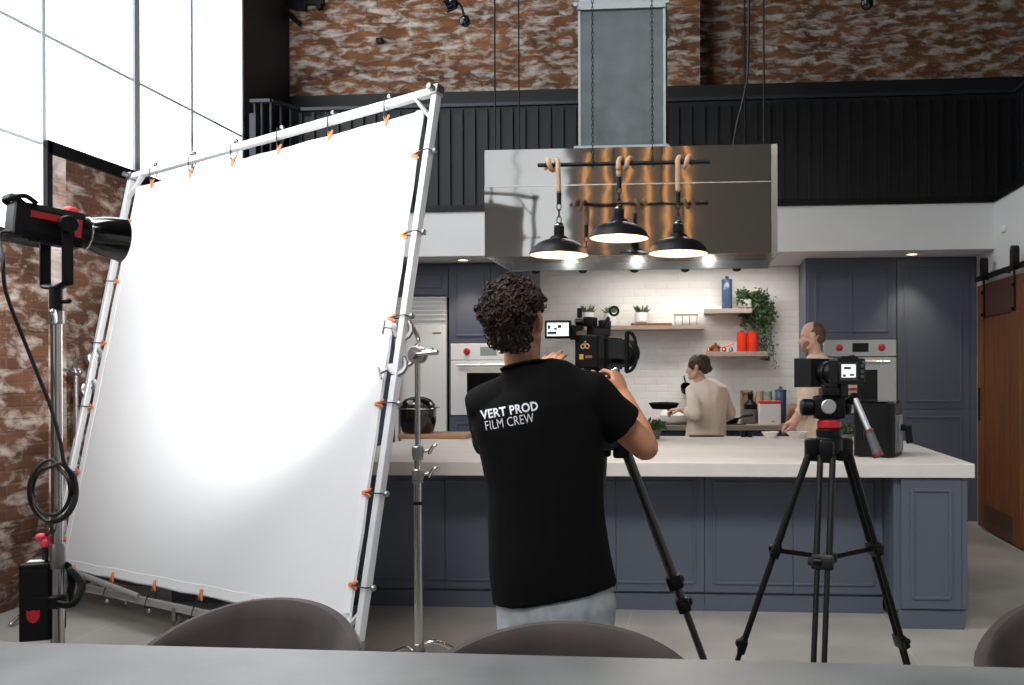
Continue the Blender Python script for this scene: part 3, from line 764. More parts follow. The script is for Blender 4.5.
# ---- pendant lamps
WP = 4.9; YP = onY(624, 163, 4.86).y
def pz(py, px=624): return onY(px, py, YP).z
def pxx(px): return onY(px, 200, YP).x
zbar = pz(163.5)
t = thing('pendant_bar', (pxx(624), YP, zbar), 'black bar hung on chains in front of the steel hood, carrying three lamps', 'lamp bar')
b = BM(); tube(b, (pxx(538), YP, zbar), (pxx(710), YP, zbar), 0.012, 12); mk('bar', b, 'black_metal', t)
def chain(b, a, c, n, R=0.014, r=0.0028):
    a = V(a); c = V(c); X, Y, Z = frame(c - a)
    step = (c - a).length / n
    for k in range(n):
        m_ = a + Z * step * (k + 0.5)
        ax = X if k % 2 else Y
        pts = []
        o2 = Z.cross(ax)
        for q in range(12):
            an = 2 * PI * q / 12; pts.append(m_ + Z * math.sin(an) * step * 0.66 + o2 * math.cos(an) * R)
        sweep(b, pts, r, 5, closed=True)
for px in (593, 652.5):
    b = BM(); chain(b, (pxx(px), YP, zbar + 0.01), (pxx(px), YP, zbar + 1.7), 70, 0.007, 0.0022); tube(b, (pxx(px), YP, zbar + 1.7), (pxx(px), YP, ZC), 0.004, 6)
    torus(b, (pxx(px), YP, zbar), (1, 0, 0), 0.019, 0.004, 16, 6); mk('hanging_chain', b, 'black_metal', t)
lamp_spec = [(559, 254.5, 190, 'leftmost black enamel pendant lamp on rope, in front of the hood', -1), (619, 238.5, 175, 'middle black enamel pendant lamp, hung highest of the three', 1), (678, 254.5, 191, 'rightmost black enamel pendant lamp on rope, in front of the hood', 1)]
for px, pyr, pyrope, lab, sd in lamp_spec:
    x = pxx(px); zr_ = pz(pyr)
    t = thing('pendant_lamp', (x, YP, zr_), lab, 'pendant lamp', 'enamel pendant lamps')
    r = 0.172; b = BM()
    prof = [(r, 0), (r + 0.003, 0.004), (r - 0.004, 0.014), (r * 0.90, 0.038), (r * 0.72, 0.066), (r * 0.5, 0.084), (r * 0.34, 0.092), (r * 0.28, 0.108), (r * 0.14, 0.118)]
    inner = [(p[0] - 0.003, p[1] - 0.003) for p in reversed(prof[2:])] + [(r - 0.003, 0.0)]
    lathe(b, prof + inner, (x, YP, zr_), (0, 0, 1), 48, True); sh = mk('shade', b, 'black_metal', t)
    b = BM(); lathe(b, [(r - 0.004, 0.001), (r - 0.009, 0.012), (r * 0.87, 0.034), (r * 0.69, 0.061), (r * 0.47, 0.079), (0.0, 0.083)], (x, YP, zr_), (0, 0, 1), 48, True); mk('shade_lining', b, 'lamp_inside', t)
    b = BM(); ell(b, (x, YP, zr_ + 0.045), (0.03, 0.03, 0.034)); mk('bulb', b, 'bulb', t)
    b = BM(); lathe(b, [(0.026, 0.11), (0.03, 0.12), (0.03, 0.165), (0.022, 0.168), (0.022, 0.185), (0.01, 0.19)], (x, YP, zr_), (0, 0, 1), 24); mk('lamp_holder', b, 'black_metal', t)
    b = BM(); torus(b, (x, YP, zr_ + 0.172), (0, 0, 1), 0.023, 0.006, 20, 6); mk('collar', b, 'chrome', t)
    zs0 = zr_ + 0.185; zs1 = pz(pyrope + 12); zs2 = pz(pyrope)
    b = BM(); chain(b, (x, YP, zs0), (x, YP, zs1), max(3, int((zs1 - zs0) / 0.03)), 0.013, 0.003); mk('chain', b, 'black_metal', t)
    b = BM(); cyl(b, (x, YP, zs1 - 0.005), 0.014, zs2 - zs1 + 0.008, (0, 0, 1), 16); mk('ferrule', b, 'black_metal', t)
    b = BM()
    s = 0.029
    pts = [V((x, YP - 0.014, zs2)), V((x, YP - 0.02, zs2 + (zbar - zs2) * 0.5)), V((x, YP - 0.03, zbar - 0.035))]
    for k2 in range(15):
        a2 = -PI / 2 - 2 * PI * k2 / 9 * sd * -1
        pts.append(V((x + sd * 0.0058 * k2, YP + s * math.cos(a2 + PI / 2) * -1, zbar + s * math.sin(a2 + PI / 2) * (1 if sd < 0 else -1) * -1)))
    sweep(b, smooth_path(pts, 4), 0.0145, 10, rnd=True); mk('rope', b, 'rope', t)
    l = bpy.data.lights.new('lamp_light', 'POINT'); l.energy = 2.5; l.color = (1, 0.72, 0.45); l.shadow_soft_size = 0.03
    lo = bpy.data.objects.new('lamp_light', l); COL.objects.link(lo); lo.location = (x, YP, zr_ - 0.01)

# ---- spot lights and fittings on the brick wall high up
t = thing('track_spotlight', onY(452, 2, 7.3), 'small black double spotlight against the brick wall, top of the picture', 'spotlight')
p0 = P(448, -14, 6.6)
b = BM(); p1 = P(452, 4, 6.6); ell(b, p1, (0.05, 0.05, 0.045)); cyl(b, p1, 0.046, 0.06, (-0.6, -0.2, -0.35), 16); mk('spot_head', b, 'black_gloss', t)
b = BM(); p2 = P(465, 21, 6.6); ell(b, p2, (0.042, 0.042, 0.046)); mk('spot_head', b, 'black_gloss', t)
b = BM(); sweep(b, smooth_path([P(455, 0, 6.6), P(461, 6, 6.6), P(464, 16, 6.6)], 5), 0.010, 8); tube(b, p1, P(452, -60, 6.6), 0.012, 8); mk('arm', b, 'black_metal', t)
t = thing('track_spotlight', P(867, 3, 6.6), 'small black spotlight at the top edge, in front of the brick recess', 'spotlight')
b = BM(); ell(b, P(867, 3, 6.6), (0.05, 0.05, 0.055)); mk('spot_head', b, 'black_gloss', t)
b = BM(); tube(b, P(867, 0, 6.6), P(867, -60, 6.6), 0.012, 8); mk('arm', b, 'black_metal', t)
b = BM()
for px0, py0, px1, py1 in ((288, 2, 324, 2), (288, 14, 300, 24), (318, 0, 320, 9), (290, 6, 306, 8)):
    beam(b, onY(px0, py0, YBR - 0.06), onY(px1, py1, YBR - 0.06), 0.05, 0.06)
tag(mk('steel_bracket', b, 'black_metal', None, False), 'black steel bracket at the top left corner of the brick wall', 'bracket')
b = BM(); p = onY(381, 42, YBR); box(b, (p.x, YBR - 0.03, p.z), (0.07, 0.06, 0.05), None, 0.01); tag(mk('junction_box', b, 'black_plastic', None, False), 'little dark junction box on the brick wall left of the duct', 'box')
# ================================================================== THINGS IN THE KITCHEN
def onshelf(px, y, z): return V((onY(px, 330, y).x, y, z))
def canister(px, y, z, r, h, m, label, group=None):
    c = onshelf(px, y, z)
    t = thing('canister', c, label, 'canister', group)
    b = BM(); lathe(b, [(r * 0.9, 0), (r, 0.012), (r * 0.98, h * 0.55), (r, h * 0.86), (r * 0.96, h * 0.87)], c, (0, 0, 1), 28); mk('body', b, m, t)
    b = BM(); lathe(b, [(r * 1.03, h * 0.86), (r * 1.03, h * 0.9), (r * 0.5, h * 0.93), (0.02, h * 0.94), (0.012, h * 0.955), (0.022, h * 0.98), (0.012, h), (0, h)], c, (0, 0, 1), 28); mk('lid', b, m, t)
def s2m(px, y=8.85): return px * y / 850.0
ym = YS - 0.14
canister(727, ym, zB, s2m(5.4), s2m(33), 'enamel_blue', 'tall blue canister on the upper short shelf')
canister(742, ym - 0.01, zCs, s2m(5.2), s2m(21), 'enamel_red', 'red canister nearer the copper pan on the lower shelf', 'red canisters')
canister(752.8, ym - 0.01, zCs, s2m(5.4), s2m(21), 'enamel_red', 'red canister under the trailing plant on the lower shelf', 'red canisters')
canister(780.5, YS - 0.2, zk, s2m(5.6), s2m(36), 'enamel_blue', 'blue canister on the timber worktop behind the white bin')
def leaves(b, c, n, rad, ln, wd, up=0.4):
    for k in range(n):
        d = V((random.gauss(0, 1), random.gauss(0, 1), random.gauss(up, 0.8))).normalized()
        o = V(c) + V((random.uniform(-1, 1) * rad, random.uniform(-1, 1) * rad, random.uniform(-0.3, 0.6) * rad))
        leaf(b, o, d, ln * random.uniform(0.7, 1.2), wd)
def leaf(b, o, d, ln, wd, fold=0.3):
    X, Y, Z = frame(d, V((random.gauss(0, 1), random.gauss(0, 1), random.gauss(0, 0.5))))
    p = [o, o + Z * ln * 0.4 + X * wd / 2 + Y * wd * fold, o + Z * ln - Y * wd * fold * 0.5, o + Z * ln * 0.4 - X * wd / 2 + Y * wd * fold, o + Z * ln * 0.45]
    v = [b.verts.new(q) for q in p]
    for f in ((0, 1, 4), (1, 2, 4), (2, 3, 4), (3, 0, 4)): b.faces.new([v[i] for i in f])
def potted(px, y, z, r, h, label, spiky=True, m='leaf'):
    c = onshelf(px, y, z); t = thing('potted_succulent', c, label, 'plant', 'potted succulents')
    b = BM(); lathe(b, [(r * 0.8, 0), (r, h * 0.15), (r, h), (r * 0.9, h), (r * 0.9, h * 0.8)], c, (0, 0, 1), 24); mk('pot', b, 'pot_white', t)
    b = BM(); cyl(b, c + V((0, 0, h * 0.75)), r * 0.9, 0.01); mk('soil', b, 'soil', t)
    b = BM()
    for k in range(34):
        a = random.uniform(0, 2 * PI); d = V((math.cos(a) * 0.6, math.sin(a) * 0.6, random.uniform(0.5, 1.4))).normalized()
        o = c + V((math.cos(a) * r * 0.45 * random.random(), math.sin(a) * r * 0.45, h * 0.8))
        sweep(b, [o, o + d * 0.06, o + d * random.uniform(0.09, 0.13)], [0.010, 0.008, 0.001], 6)
    mk('foliage', b, m, t)
b = BM(); a = onshelf(631, yA + 0.05, zA); c = onshelf(672, yA + 0.05, zA); bx(b, (a.x, yA + 0.03, zA + 0.001), (c.x, YS - 0.05, zA + 0.026), 0.006)
tag(mk('serving_board', b, 'barn_wood', None, False), 'brown wooden board under the white pot on the long shelf', 'board')
potted(641.5, ym, zA + 0.027, s2m(6.6), s2m(11), 'succulent in a white pot standing on the brown board')
potted(610.5, ym, zA + 0.001, s2m(6), s2m(13), 'dusty green succulent on the long shelf just right of the camera handle', m='leaf_dusty')
potted(588, ym, zA + 0.001, s2m(6), s2m(14), 'green succulent on the long shelf peeking over the film camera', m='leaf_dusty')
c = onshelf(686, ym, zA)
t = thing('jar_stand', c, 'fine wire stand with small glasses at the end of the long shelf', 'stand')
b = BM(); w_, h_ = s2m(11), s2m(11)
for sx_ in (-1, -0.33, 0.33, 1):
    for sy_ in (-0.05, 0.05): tube(b, (c.x + sx_ * w_, c.y + sy_, zA), (c.x + sx_ * w_, c.y + sy_, zA + h_), 0.0035, 6)
bx(b, (c.x - w_ * 1.1, c.y - 0.055, zA + h_ - 0.006), (c.x + w_ * 1.1, c.y + 0.055, zA + h_ + 0.004)); mk('frame', b, 'cast_metal', t, False)
b = BM(); c = onshelf(714, ym - 0.03, zB); bx(b, (c.x - s2m(7.5), c.y - 0.07, zB), (c.x + s2m(7.5), c.y + 0.07, zB + 0.022), 0.003); tag(mk('recipe_book', b, 'paper', None, False), 'pale flat book lying on the short shelf beside the blue canister', 'book')
# copper pan and small spice pots
c = onshelf(715.5, ym - 0.03, zCs); t = thing('copper_saucepan', c, 'small copper saucepan on the shelf left of the red canisters', 'pan')
r = s2m(5); b = BM(); lathe(b, [(r * 0.9, 0), (r, 0.01), (r, 0.055), (r * 0.9, 0.055), (r * 0.88, 0.012)], c, (0, 0, 1), 24); mk('bowl', b, 'copper', t)
b = BM(); lathe(b, [(r * 1.02, 0.056), (r * 0.6, 0.072), (0.01, 0.076), (0.016, 0.092), (0, 0.094)], c, (0, 0, 1), 24); mk('lid', b, 'copper', t)
b = BM(); tube(b, c + V((r, 0, 0.045)), c + V((r + 0.14, -0.02, 0.085)), 0.007, 8); mk('handle', b, 'copper', t)
for k, (px, lab) in enumerate(((709, 'tiny copper pot at the left end of the red canister shelf'), (724, 'tiny copper pot under the saucepan handle'), (731, 'tiny dark pot next to the first red canister'))):
    c = onshelf(px, ym - 0.06 + 0.02 * k, zCs); b = BM(); lathe(b, [(0.018, 0), (0.026, 0.014), (0.02, 0.04), (0.012, 0.044), (0.0, 0.052)], c, (0, 0, 1), 16); tag(mk('spice_pot', b, 'copper' if k < 2 else 'cast_metal'), lab, 'pot', 'spice pots')
# trailing plant
c = onshelf(757, YS - 0.12, zB + 0.04)
c = V((onY(757, 300, YS - 0.12).x, YS - 0.12, zB)); c.x = onY(748.5, 300, YS - 0.12).x - 0.03
t = thing('trailing_plant', c, 'trailing green pot plant cascading from the end of the short shelf', 'plant')
b = BM(); lathe(b, [(0.05, 0), (0.07, 0.02), (0.075, 0.1), (0.066, 0.1), (0.066, 0.08)], c, (0, 0, 1), 24); mk('pot', b, 'pot_white', t)
b = BM(); sb = BM()
for k in range(46):
    a = random.uniform(-0.9, 0.9); f = random.random()
    top = c + V((random.uniform(-0.05, 0.07), -0.02, 0.10)); ln = s2m(random.uniform(18, 68)) * (1.0 if a > -0.1 else 0.45)
    xx = c.x + 0.10 + s2m(14) * a if a > -0.3 else c.x + 0.06 + s2m(14) * a
    y_ = YS - 0.05 - 0.14 * random.random()
    mid = V((xx, y_, c.z + random.uniform(0.06, 0.19)))
    pts = smooth_path([top, mid, V((xx + random.uniform(0, 0.06), y_, mid.z - ln * 0.5)), V((xx + random.uniform(-0.02, 0.09), y_, mid.z - ln))], 6)
    sweep(sb, pts, 0.002, 4)
    for p in pts[2:]:
        for q in range(3): leaf(b, p + V((random.gauss(0, 0.016), random.gauss(0, 0.012), random.gauss(0, 0.012))), V((random.gauss(0, 1), random.gauss(-0.4, 0.6), random.gauss(-0.2, 0.8))), random.uniform(0.028, 0.046), 0.026)
mk('foliage', b, 'leaf', t, False); mk('stem', sb, 'leaf_dusty', t)

# on the timber worktop
def onk(px, dy, py=425): return V((onY(px, py, YK + dy).x, YK + dy, zk))
c = onk(749.5, 0.3); t = thing('utensil_crock', c, 'grey crock holding dark kitchen tools on the timber worktop', 'crock')
r = s2m(8); h = s2m(14); b = BM(); lathe(b, [(r * 0.85, 0), (r, 0.01), (r * 1.02, h), (r * 0.9, h), (r * 0.85, 0.015)], c, (0, 0, 1), 28); mk('body', b, 'grey_crock', t)
b = BM(); lathe(b, [(s2m(6.6), h - 0.02), (s2m(6.6), h + 0.05), (s2m(2.5), h + s2m(9)), (s2m(3), h + s2m(15)), (s2m(1.5), h + s2m(17)), (0, h + s2m(17))], c + V((0.01, 0, 0)), (0, 0, 1), 20); mk('pepper_mill', b, 'black_plastic', t)
for px, y0, h, lab in ((747, 0.5, 32, 'wooden framed stand behind the grey crock'),):
    c = onk(px, 0.5); b = BM(); w_ = s2m(5.5)
    for s_ in (-1, 1): bx(b, (c.x + s_ * w_ - 0.012, c.y, zk), (c.x + s_ * w_ + 0.012, c.y + 0.03, zk + s2m(h)))
    bx(b, (c.x - w_, c.y, zk + s2m(h) - 0.024), (c.x + w_, c.y + 0.03, zk + s2m(h))); bx(b, (c.x - w_, c.y, zk + 0.0), (c.x + w_, c.y + 0.03, zk + 0.024)); bx(b, (c.x - w_, c.y + 0.02, zk), (c.x + w_, c.y + 0.028, zk + s2m(h)))
    tag(mk('picture_stand', b, 'beige_jar', None, False), lab, 'stand')
for px, m, lab in ((760, 'beige_jar', 'beige ceramic jar behind the white bin, next to the crock'), (768.5, 'green_jar', 'grey green ceramic jar behind the white bin, beside the blue canister')):
    c = onk(px, 0.48); r = s2m(4); h = s2m(31); b = BM(); lathe(b, [(r * 0.9, 0), (r, 0.01), (r, h * 0.8), (r * 0.9, h * 0.85), (r * 0.95, h * 0.88), (r * 0.9, h), (0, h)], c, (0, 0, 1), 24); tag(mk('ceramic_jar', b, m), lab, 'jar', 'ceramic jars')
c = onk(769.5, 0.13); t = thing('bread_bin', c, 'white square bin with red lid on the timber worktop', 'bin')
w_ = s2m(10.6, 8.5); h = s2m(21, 8.5); b = BM(); box(b, c + V((0, 0, h / 2)), (2 * w_, 2 * w_ * 0.8, h), None, 0.012); mk('body', b, 'warm_white', t, False)
b = BM(); box(b, c + V((0, 0, h + 0.014)), (2 * w_ * 1.02, 2 * w_ * 0.82, 0.03), None, 0.01); mk('lid', b, 'red_lid', t, False)
b = BM(); box(b, c + V((w_ * 0.3, -w_ * 0.8 - 0.001, h * 0.16)), (0.035, 0.002, 0.014)); mk('label_plate', b, 'display_grey', t, False)
for px, h, rot, lab, m in ((788.5, 20, 0.30, 'taller wooden chopping board leaning on the wall by the man in beige', 'timber'), (789.5, 14, 0.38, 'smaller wooden chopping board leaning in front of the taller one', 'chair_leg_wood')):
    c = onk(px, 0.35 if h > 15 else 0.22); b = BM(); R = Matrix.Rotation(rot, 3, 'Y')
    t_ = rrect(0.11, s2m(h), 0.025, 3, 0, s2m(h) / 2)
    prism(b, t_, c + V((0.02, 0, 0.0)), R @ V((1, 0, 0)), R @ V((0, 0.2, 1)), -0.02); tag(mk('chopping_board', b, m, None, False), lab, 'board', 'leaning chopping boards')
# hob and pans behind the woman
c = onk(730, 0.25); b = BM(); box(b, c + V((-0.35, 0.03, 0.006)), (1.0, 0.46, 0.012), None, 0.004); hob = mk('hob', b, 'black_gloss', None, False); tag(hob, 'flat black hob set on the timber worktop in front of the woman', 'hob')
def pan(name, c, r, dep, lab, hd, hl, m='black_matte', tilt=None):
    t = thing(name, c, lab, 'pan')
    c = V(c); ax = V(tilt or (0, 0, 1)).normalized()
    b = BM(); lathe(b, [(0, 0), (r * 0.78, 0), (r, dep), (r * 0.97, dep), (r * 0.76, 0.006), (0, 0.006)], c, ax, 36, True); mk('bowl', b, m, t)
    b = BM(); d = V(hd).normalized(); s0 = c + ax * dep * 0.8 + d * r * 0.95
    sweep(b, smooth_path([s0, s0 + d * hl * 0.4 + V((0, 0, 0.02)), s0 + d * hl + V((0, 0, 0.02))], 5), [(0.009, 0.006)] * 5 + [(0.013, 0.009)] * 6, 10, rnd=True); mk('handle', b, 'black_plastic', t)
    return t
pan('frying_pan', onk(731, 0.2) + V((0, 0, 0.014)), s2m(8), 0.045, 'black frying pan standing on the hob right of the woman', (1, -0.3, 0.1), 0.14)
c = onk(674, 0.26) + V((0, 0, 0.013)); t = thing('domed_pot', c, 'wide white pot on the hob below the held frying pan', 'pot')
r = s2m(14); b = BM(); lathe(b, [(r * 0.9, 0), (r, 0.02), (r, 0.075), (r * 0.92, 0.075), (r * 0.88, 0.02)], c, (0, 0, 1), 32); mk('body', b, 'warm_white', t)
b = BM(); lathe(b, [(r * 1.02, 0.076), (r * 0.8, 0.12), (r * 0.4, 0.145), (0.02, 0.15), (0.02, 0.17), (0, 0.17)], c, (0, 0, 1), 32); mk('lid', b, 'warm_white', t)
# kettle-like dark pot held behind the woman
# ---- on the island
zi = HI
def oni(px, py): return onZ(px, py, zi)
a, c = onZ(404, 437.5, zi), onZ(472, 437.5, zi)
b = BM(); bx(b, (a.x, YI1 - 0.36, zi + 0.001), (c.x, YI1 - 0.02, zi + 0.036), 0.006); tag(mk('butcher_board', b, 'timber', None, False), 'long timber board at the far edge of the island, under the black cooker', 'board')
w_ = YI1 - 0.2
c = V((onY(418, 420, w_).x, w_, zi + 0.037)); s = w_ / 850; t = thing('rice_cooker', c, 'round glossy black cooker with a silver band on the timber board', 'cooker')
r = 18 * s; b = BM(); lathe(b, [(r * 0.7, 0), (r * 0.86, 0.012), (r, 11 * s), (r, 24 * s), (r * 0.97, 26 * s)], c, (0, 0, 1), 40); mk('body', b, 'black_gloss', t)
b = BM(); lathe(b, [(r * 0.97, 26 * s), (r * 0.95, 29 * s), (r * 0.75, 34 * s), (r * 0.35, 37 * s), (0, 37.6 * s)], c, (0, 0, 1), 40); mk('lid', b, 'black_gloss', t)
b = BM(); torus(b, c + V((0, 0, 25 * s)), (0, 0, 1), r * 1.0, 0.006, 40, 8); mk('band', b, 'chrome', t)
for s_ in (-1, 1):
    b = BM(); beam(b, c + V((s_ * r * 0.98, 0, 26 * s)), c + V((s_ * r * 1.2, 0, 26 * s)), 0.06, 0.012, (0, 1, 0), 0.004); mk('handle', b, 'chrome', t)
c = onZ(706, 437.2, zi); b = BM(); bx(b, (onZ(689, 437.5, zi).x, YI1 - 0.1, zi + 0.001), (onZ(724, 437.5, zi).x, YI1 - 0.02, zi + 0.014), 0.004); tag(mk('griddle_plate', b, 'black_gloss', None, False), 'flat black plate at the far edge of the island by the woman', 'plate')
for px, lab in ((743.5, 'squat dark glass at the far edge of the island'), (749.5, 'second squat dark glass, nearer the bald man')):
    c = V((onY(px, 436, YI1 - 0.1).x, YI1 - 0.1, zi + 0.001)); b = BM(); r = 0.026; lathe(b, [(r * 0.8, 0), (r, 0.008), (r, 0.045), (r * 0.9, 0.045), (r * 0.85, 0.01)], c, (0, 0, 1), 20); tag(mk('tumbler', b, 'oven_glass'), lab, 'glass', 'dark tumblers')
for px, py, r, lab in ((797, 436, 0.09, 'white bowl of food on the island in front of the man in beige'), (770, 436, 0.07, 'low white dish at the far edge of the island')):
    c = V((onY(px, py, YI1 - 0.14).x, YI1 - 0.14, zi + 0.001)); t = thing('serving_bowl', c, lab, 'bowl')
    b = BM(); lathe(b, [(0, 0.0), (r * 0.55, 0), (r, 0.045), (r * 0.95, 0.045), (r * 0.5, 0.008), (0, 0.008)], c, (0, 0, 1), 32, True); mk('dish', b, 'warm_white', t)
    if r > 0.08:
        b = BM()
        for k in range(14): ell(b, c + V((random.uniform(-0.5, 0.5) * r, random.uniform(-0.5, 0.5) * r, 0.03)), (0.022, 0.018, 0.014), None, 8, 6)
        mk('food', b, 'timber', t)
def herb(px, py, hgt, lab):
    c = V((onY(px, py, YI1 - 0.3 if px < 700 else 6.2).x, YI1 - 0.3 if px < 700 else 6.2, zi + 0.001)); t = thing('potted_herb', c, lab, 'plant', 'potted herbs')
    b = BM(); lathe(b, [(0.035, 0), (0.048, 0.07), (0.042, 0.07), (0.04, 0.06)], c, (0, 0, 1), 20); mk('pot', b, 'grey_crock', t)
    b = BM(); leaves(b, c + V((0, 0, 0.09)), 150, 0.065, 0.05, 0.024); mk('foliage', b, 'leaf', t, False)
herb(655, 437, 0.1, 'leafy green herb on the island beside the elbow of the man in black')
herb(846, 437, 0.1, 'leafy green herb on the island behind the second tripod head')
# air fryer
c = onZ(881, 455, zi); c.y = onZ(881, 458, zi).y + 0.15; c.x = onY(878, 440, c.y).x
sc = c.y / 850
t = thing('air_fryer', c, 'boxy black air fryer on the island near its right end', 'air fryer')
W, D, H = 48 * sc, 0.30, 54 * sc
Rf = Matrix.Rotation(math.radians(-24), 3, 'Z')
def fq(x, y, z): return c + Rf @ V((x, y, z))
b = BM(); prism(b, rrect(0.25, 0.28, 0.05, 6), fq(0, 0, 0.006), Rf @ V((1, 0, 0)), Rf @ V((0, 1, 0)), H - 0.02); mk('body', b, 'black_plastic', t)
b = BM(); prism(b, rrect(0.235, 0.265, 0.05, 6), fq(0, 0, H - 0.014), Rf @ V((1, 0, 0)), Rf @ V((0, 1, 0)), 0.014); mk('top_panel', b, 'black_gloss', t)
b = BM(); box(b, fq(0.127, 0.0, H * 0.42), (0.012, 0.2, H * 0.66), Rf, 0.006); dr = mk('basket_drawer', b, 'fryer_side', t, False)
b = BM(); box(b, fq(0.136, 0, H * 0.45), (0.008, 0.07, H * 0.6), Rf, 0.003); mk('front_plate', b, 'fryer_grey', dr, False)
b = BM(); beam(b, fq(0.13, 0, H * 0.52), fq(0.175, 0, H * 0.52), 0.04, 0.03, (0, 0, 1), 0.006); beam(b, fq(0.18, 0, H * 0.56), fq(0.19, 0, H * 0.24), 0.04, 0.022, None, 0.007); mk('handle', b, 'black_plastic', dr, False)
b = BM()
for qx in (-0.08, 0.08):
    for qy in (-0.09, 0.09): cyl(b, fq(qx, qy, 0.0), 0.014, 0.008)
mk('foot', b, 'rubber_grey', t)
b = BM(); sweep(b, smooth_path([fq(-0.12, 0.1, 0.03), fq(-0.22, 0.06, 0.006), fq(-0.30, -0.08, 0.006), fq(-0.36, 0.05, 0.006), fq(-0.28, 0.24, 0.006)], 8), 0.004, 6); tag(mk('fryer_cord', b, 'cable'), 'thin black cord curling on the worktop by the air fryer', 'cord')
# ================================================================== TABLE AND CHAIRS
ZT = 0.74
pa, pb = onZ(0, 641.5, ZT), onZ(1024, 667.5, ZT)
yt = (pa.y + pb.y) / 2
t = thing('dining_table', (-0.35, yt - 0.55, 0), 'long grey concrete topped table along the bottom of the picture', 'table')
b = BM(); bx(b, (-2.6, yt - 1.1, ZT - 0.05), (1.9, yt, ZT), 0.006)
o = mk('table_top', b, 'table_concrete', t, False)
ang = math.atan2(pb.y - pa.y, pb.x - pa.x); t.rotation_euler = (0, 0, ang)
for x in (-2.2, 1.5):
    b = BM(); bx(b, (x - 0.04, yt - 0.98, 0), (x + 0.04, yt - 0.12, 0.03)); bx(b, (x - 0.04, yt - 0.9, 0.03), (x + 0.04, yt - 0.82, ZT - 0.05)); bx(b, (x - 0.04, yt - 0.28, 0.03), (x + 0.04, yt - 0.2, ZT - 0.05)); bx(b, (x - 0.04, yt - 0.9, ZT - 0.1), (x + 0.04, yt - 0.2, ZT - 0.05)); mk('leg', b, 'black_metal', t, False)
def shell(b, hw, hd, th, h, amax=112, n=40, m=14):
    rings = []
    for i in range(n + 1):
        a = math.radians(-amax + 2 * amax * i / n)
        f = max(0.0, math.cos(a)) ** 0.85
        top = h * 0.765 + h * 0.235 * f if abs(math.degrees(a)) < 90 else h * 0.765 - 0.05 * (abs(math.degrees(a)) - 90) / 22
        bot = 0.34
        endt = min(1.0, (amax - abs(math.degrees(a))) / 8 + 0.35)
        tt = th * endt; ring = []
        for k in range(m):
            q = 2 * PI * k / m
            cz_, cr = math.sin(q), math.cos(q)
            e = lambda v, p: math.copysign(abs(v) ** p, v)
            z = (top + bot) / 2 + e(cz_, 0.35) * (top - bot) / 2
            rr = e(cr, 0.6) * tt / 2
            s = 0.80 + 0.20 * min(1, (z - bot) / (0.25))
            rx, ry = (hw - th / 2) * s + rr, (hd - th / 2) * s + rr
            ring.append(b.verts.new((rx * math.sin(a), ry * math.cos(a), z)))
        rings.append(ring)
    for i in range(n): faces_ring(b, rings[i], rings[i + 1])
    cap(b, rings[0], True); cap(b, rings[-1])
def make_chair(label):
    t = thing('dining_chair', (0, 0, 0), label, 'chair', 'velvet tub chairs')
    b = BM(); shell(b, 0.42, 0.30, 0.06, 0.782); mk('backrest', b, 'velvet', t)
    b = BM()
    pts = [(0.265 * math.cos(a) * (1 if math.sin(a) > 0 else 1), (0.24 if math.sin(a) > 0 else 0.27) * math.sin(a)) for a in [2 * PI * k / 32 for k in range(32)]]
    lathe(b, [(0.0, 0.34), (0.22, 0.34), (0.255, 0.37), (0.262, 0.41), (0.25, 0.45), (0.2, 0.47), (0.0, 0.475)], (0, 0, 0), (0, 0, 1), 36, True); mk('seat', b, 'velvet', t)
    for sx_ in (-1, 1):
        for sy_ in (-1, 1):
            b = BM(); tube(b, (sx_ * 0.16, sy_ * 0.15, 0.35), (sx_ * 0.24, sy_ * 0.23, 0.0), 0.018, 12, 0.011); mk('leg', b, 'chair_leg_wood', t)
    return t
ch = make_chair('brown grey velvet tub chair directly in front of the man in black')
def setch(o, px, w, rot):
    p = P(px, 600, w); o.location = (p.x, p.y, 0); o.rotation_euler = (0, 0, rot)
setch(ch, 549, 2.02, -0.03)
c2 = dup(ch, 'brown grey velvet tub chair below the diffusion screen, left of the chrome stand'); setch(c2, 220, 2.28, -0.34)
c3 = dup(ch, 'brown grey velvet tub chair cut off by the picture edge near the barn door'); setch(c3, 1128, 2.34, -0.6)

# ================================================================== DIFFUSION SCREEN
BL, BR, TR, TL = P(49, 580, 5.343), P(358, 647, 3.80), P(437, 91, 4.270), P(132, 177, 5.813)
eh = (BR - BL).normalized(); ev = (TL - BL).normalized(); nrm = eh.cross(ev).normalized()
if nrm.dot(CAM - BL) < 0: nrm = -nrm
t = thing('diffusion_screen', ((BL.x + BR.x) / 2, (BL.y + BR.y) / 2, 0), 'large leaning white diffusion screen in an aluminium frame', 'diffusion screen')
TW = 0.038
for nm, a, c in (('top_tube', TL, TR), ('bottom_tube', BL, BR), ('side_tube', BL, TL), ('side_tube', BR, TR)):
    b = BM(); beam(b, a, c, TW, TW, nrm, 0.006); mk(nm, b, 'alu_white' if nm != 'bottom_tube' else 'aluminium', t, False)
def bil(s, v): return (BL * (1 - s) + BR * s) * (1 - v) + (TL * (1 - s) + TR * s) * v
ins = 0.029
b = BM(); N = 48; g = []
def scal(x): return 0.002 * abs(math.sin(PI * 6 * x))
for i in range(N + 1):
    row = []
    for j in range(N + 1):
        s, v = i / N, j / N
        S = ins * 0.8 + scal(v) * (1 if s < 0.5 else -1) * abs(2 * s - 1) ** 8 + (1 - 1.75 * ins) * s
        W_ = ins + scal(s) * (1 if v < 0.5 else -1) * abs(2 * v - 1) ** 8 + (1 - 2 * ins) * v
        p = bil(S, W_) + nrm * (0.004 * math.sin(7 * s + 4 * v) * math.sin(PI * s) * math.sin(PI * v) - 0.012)
        row.append(b.verts.new(p))
    g.append(row)
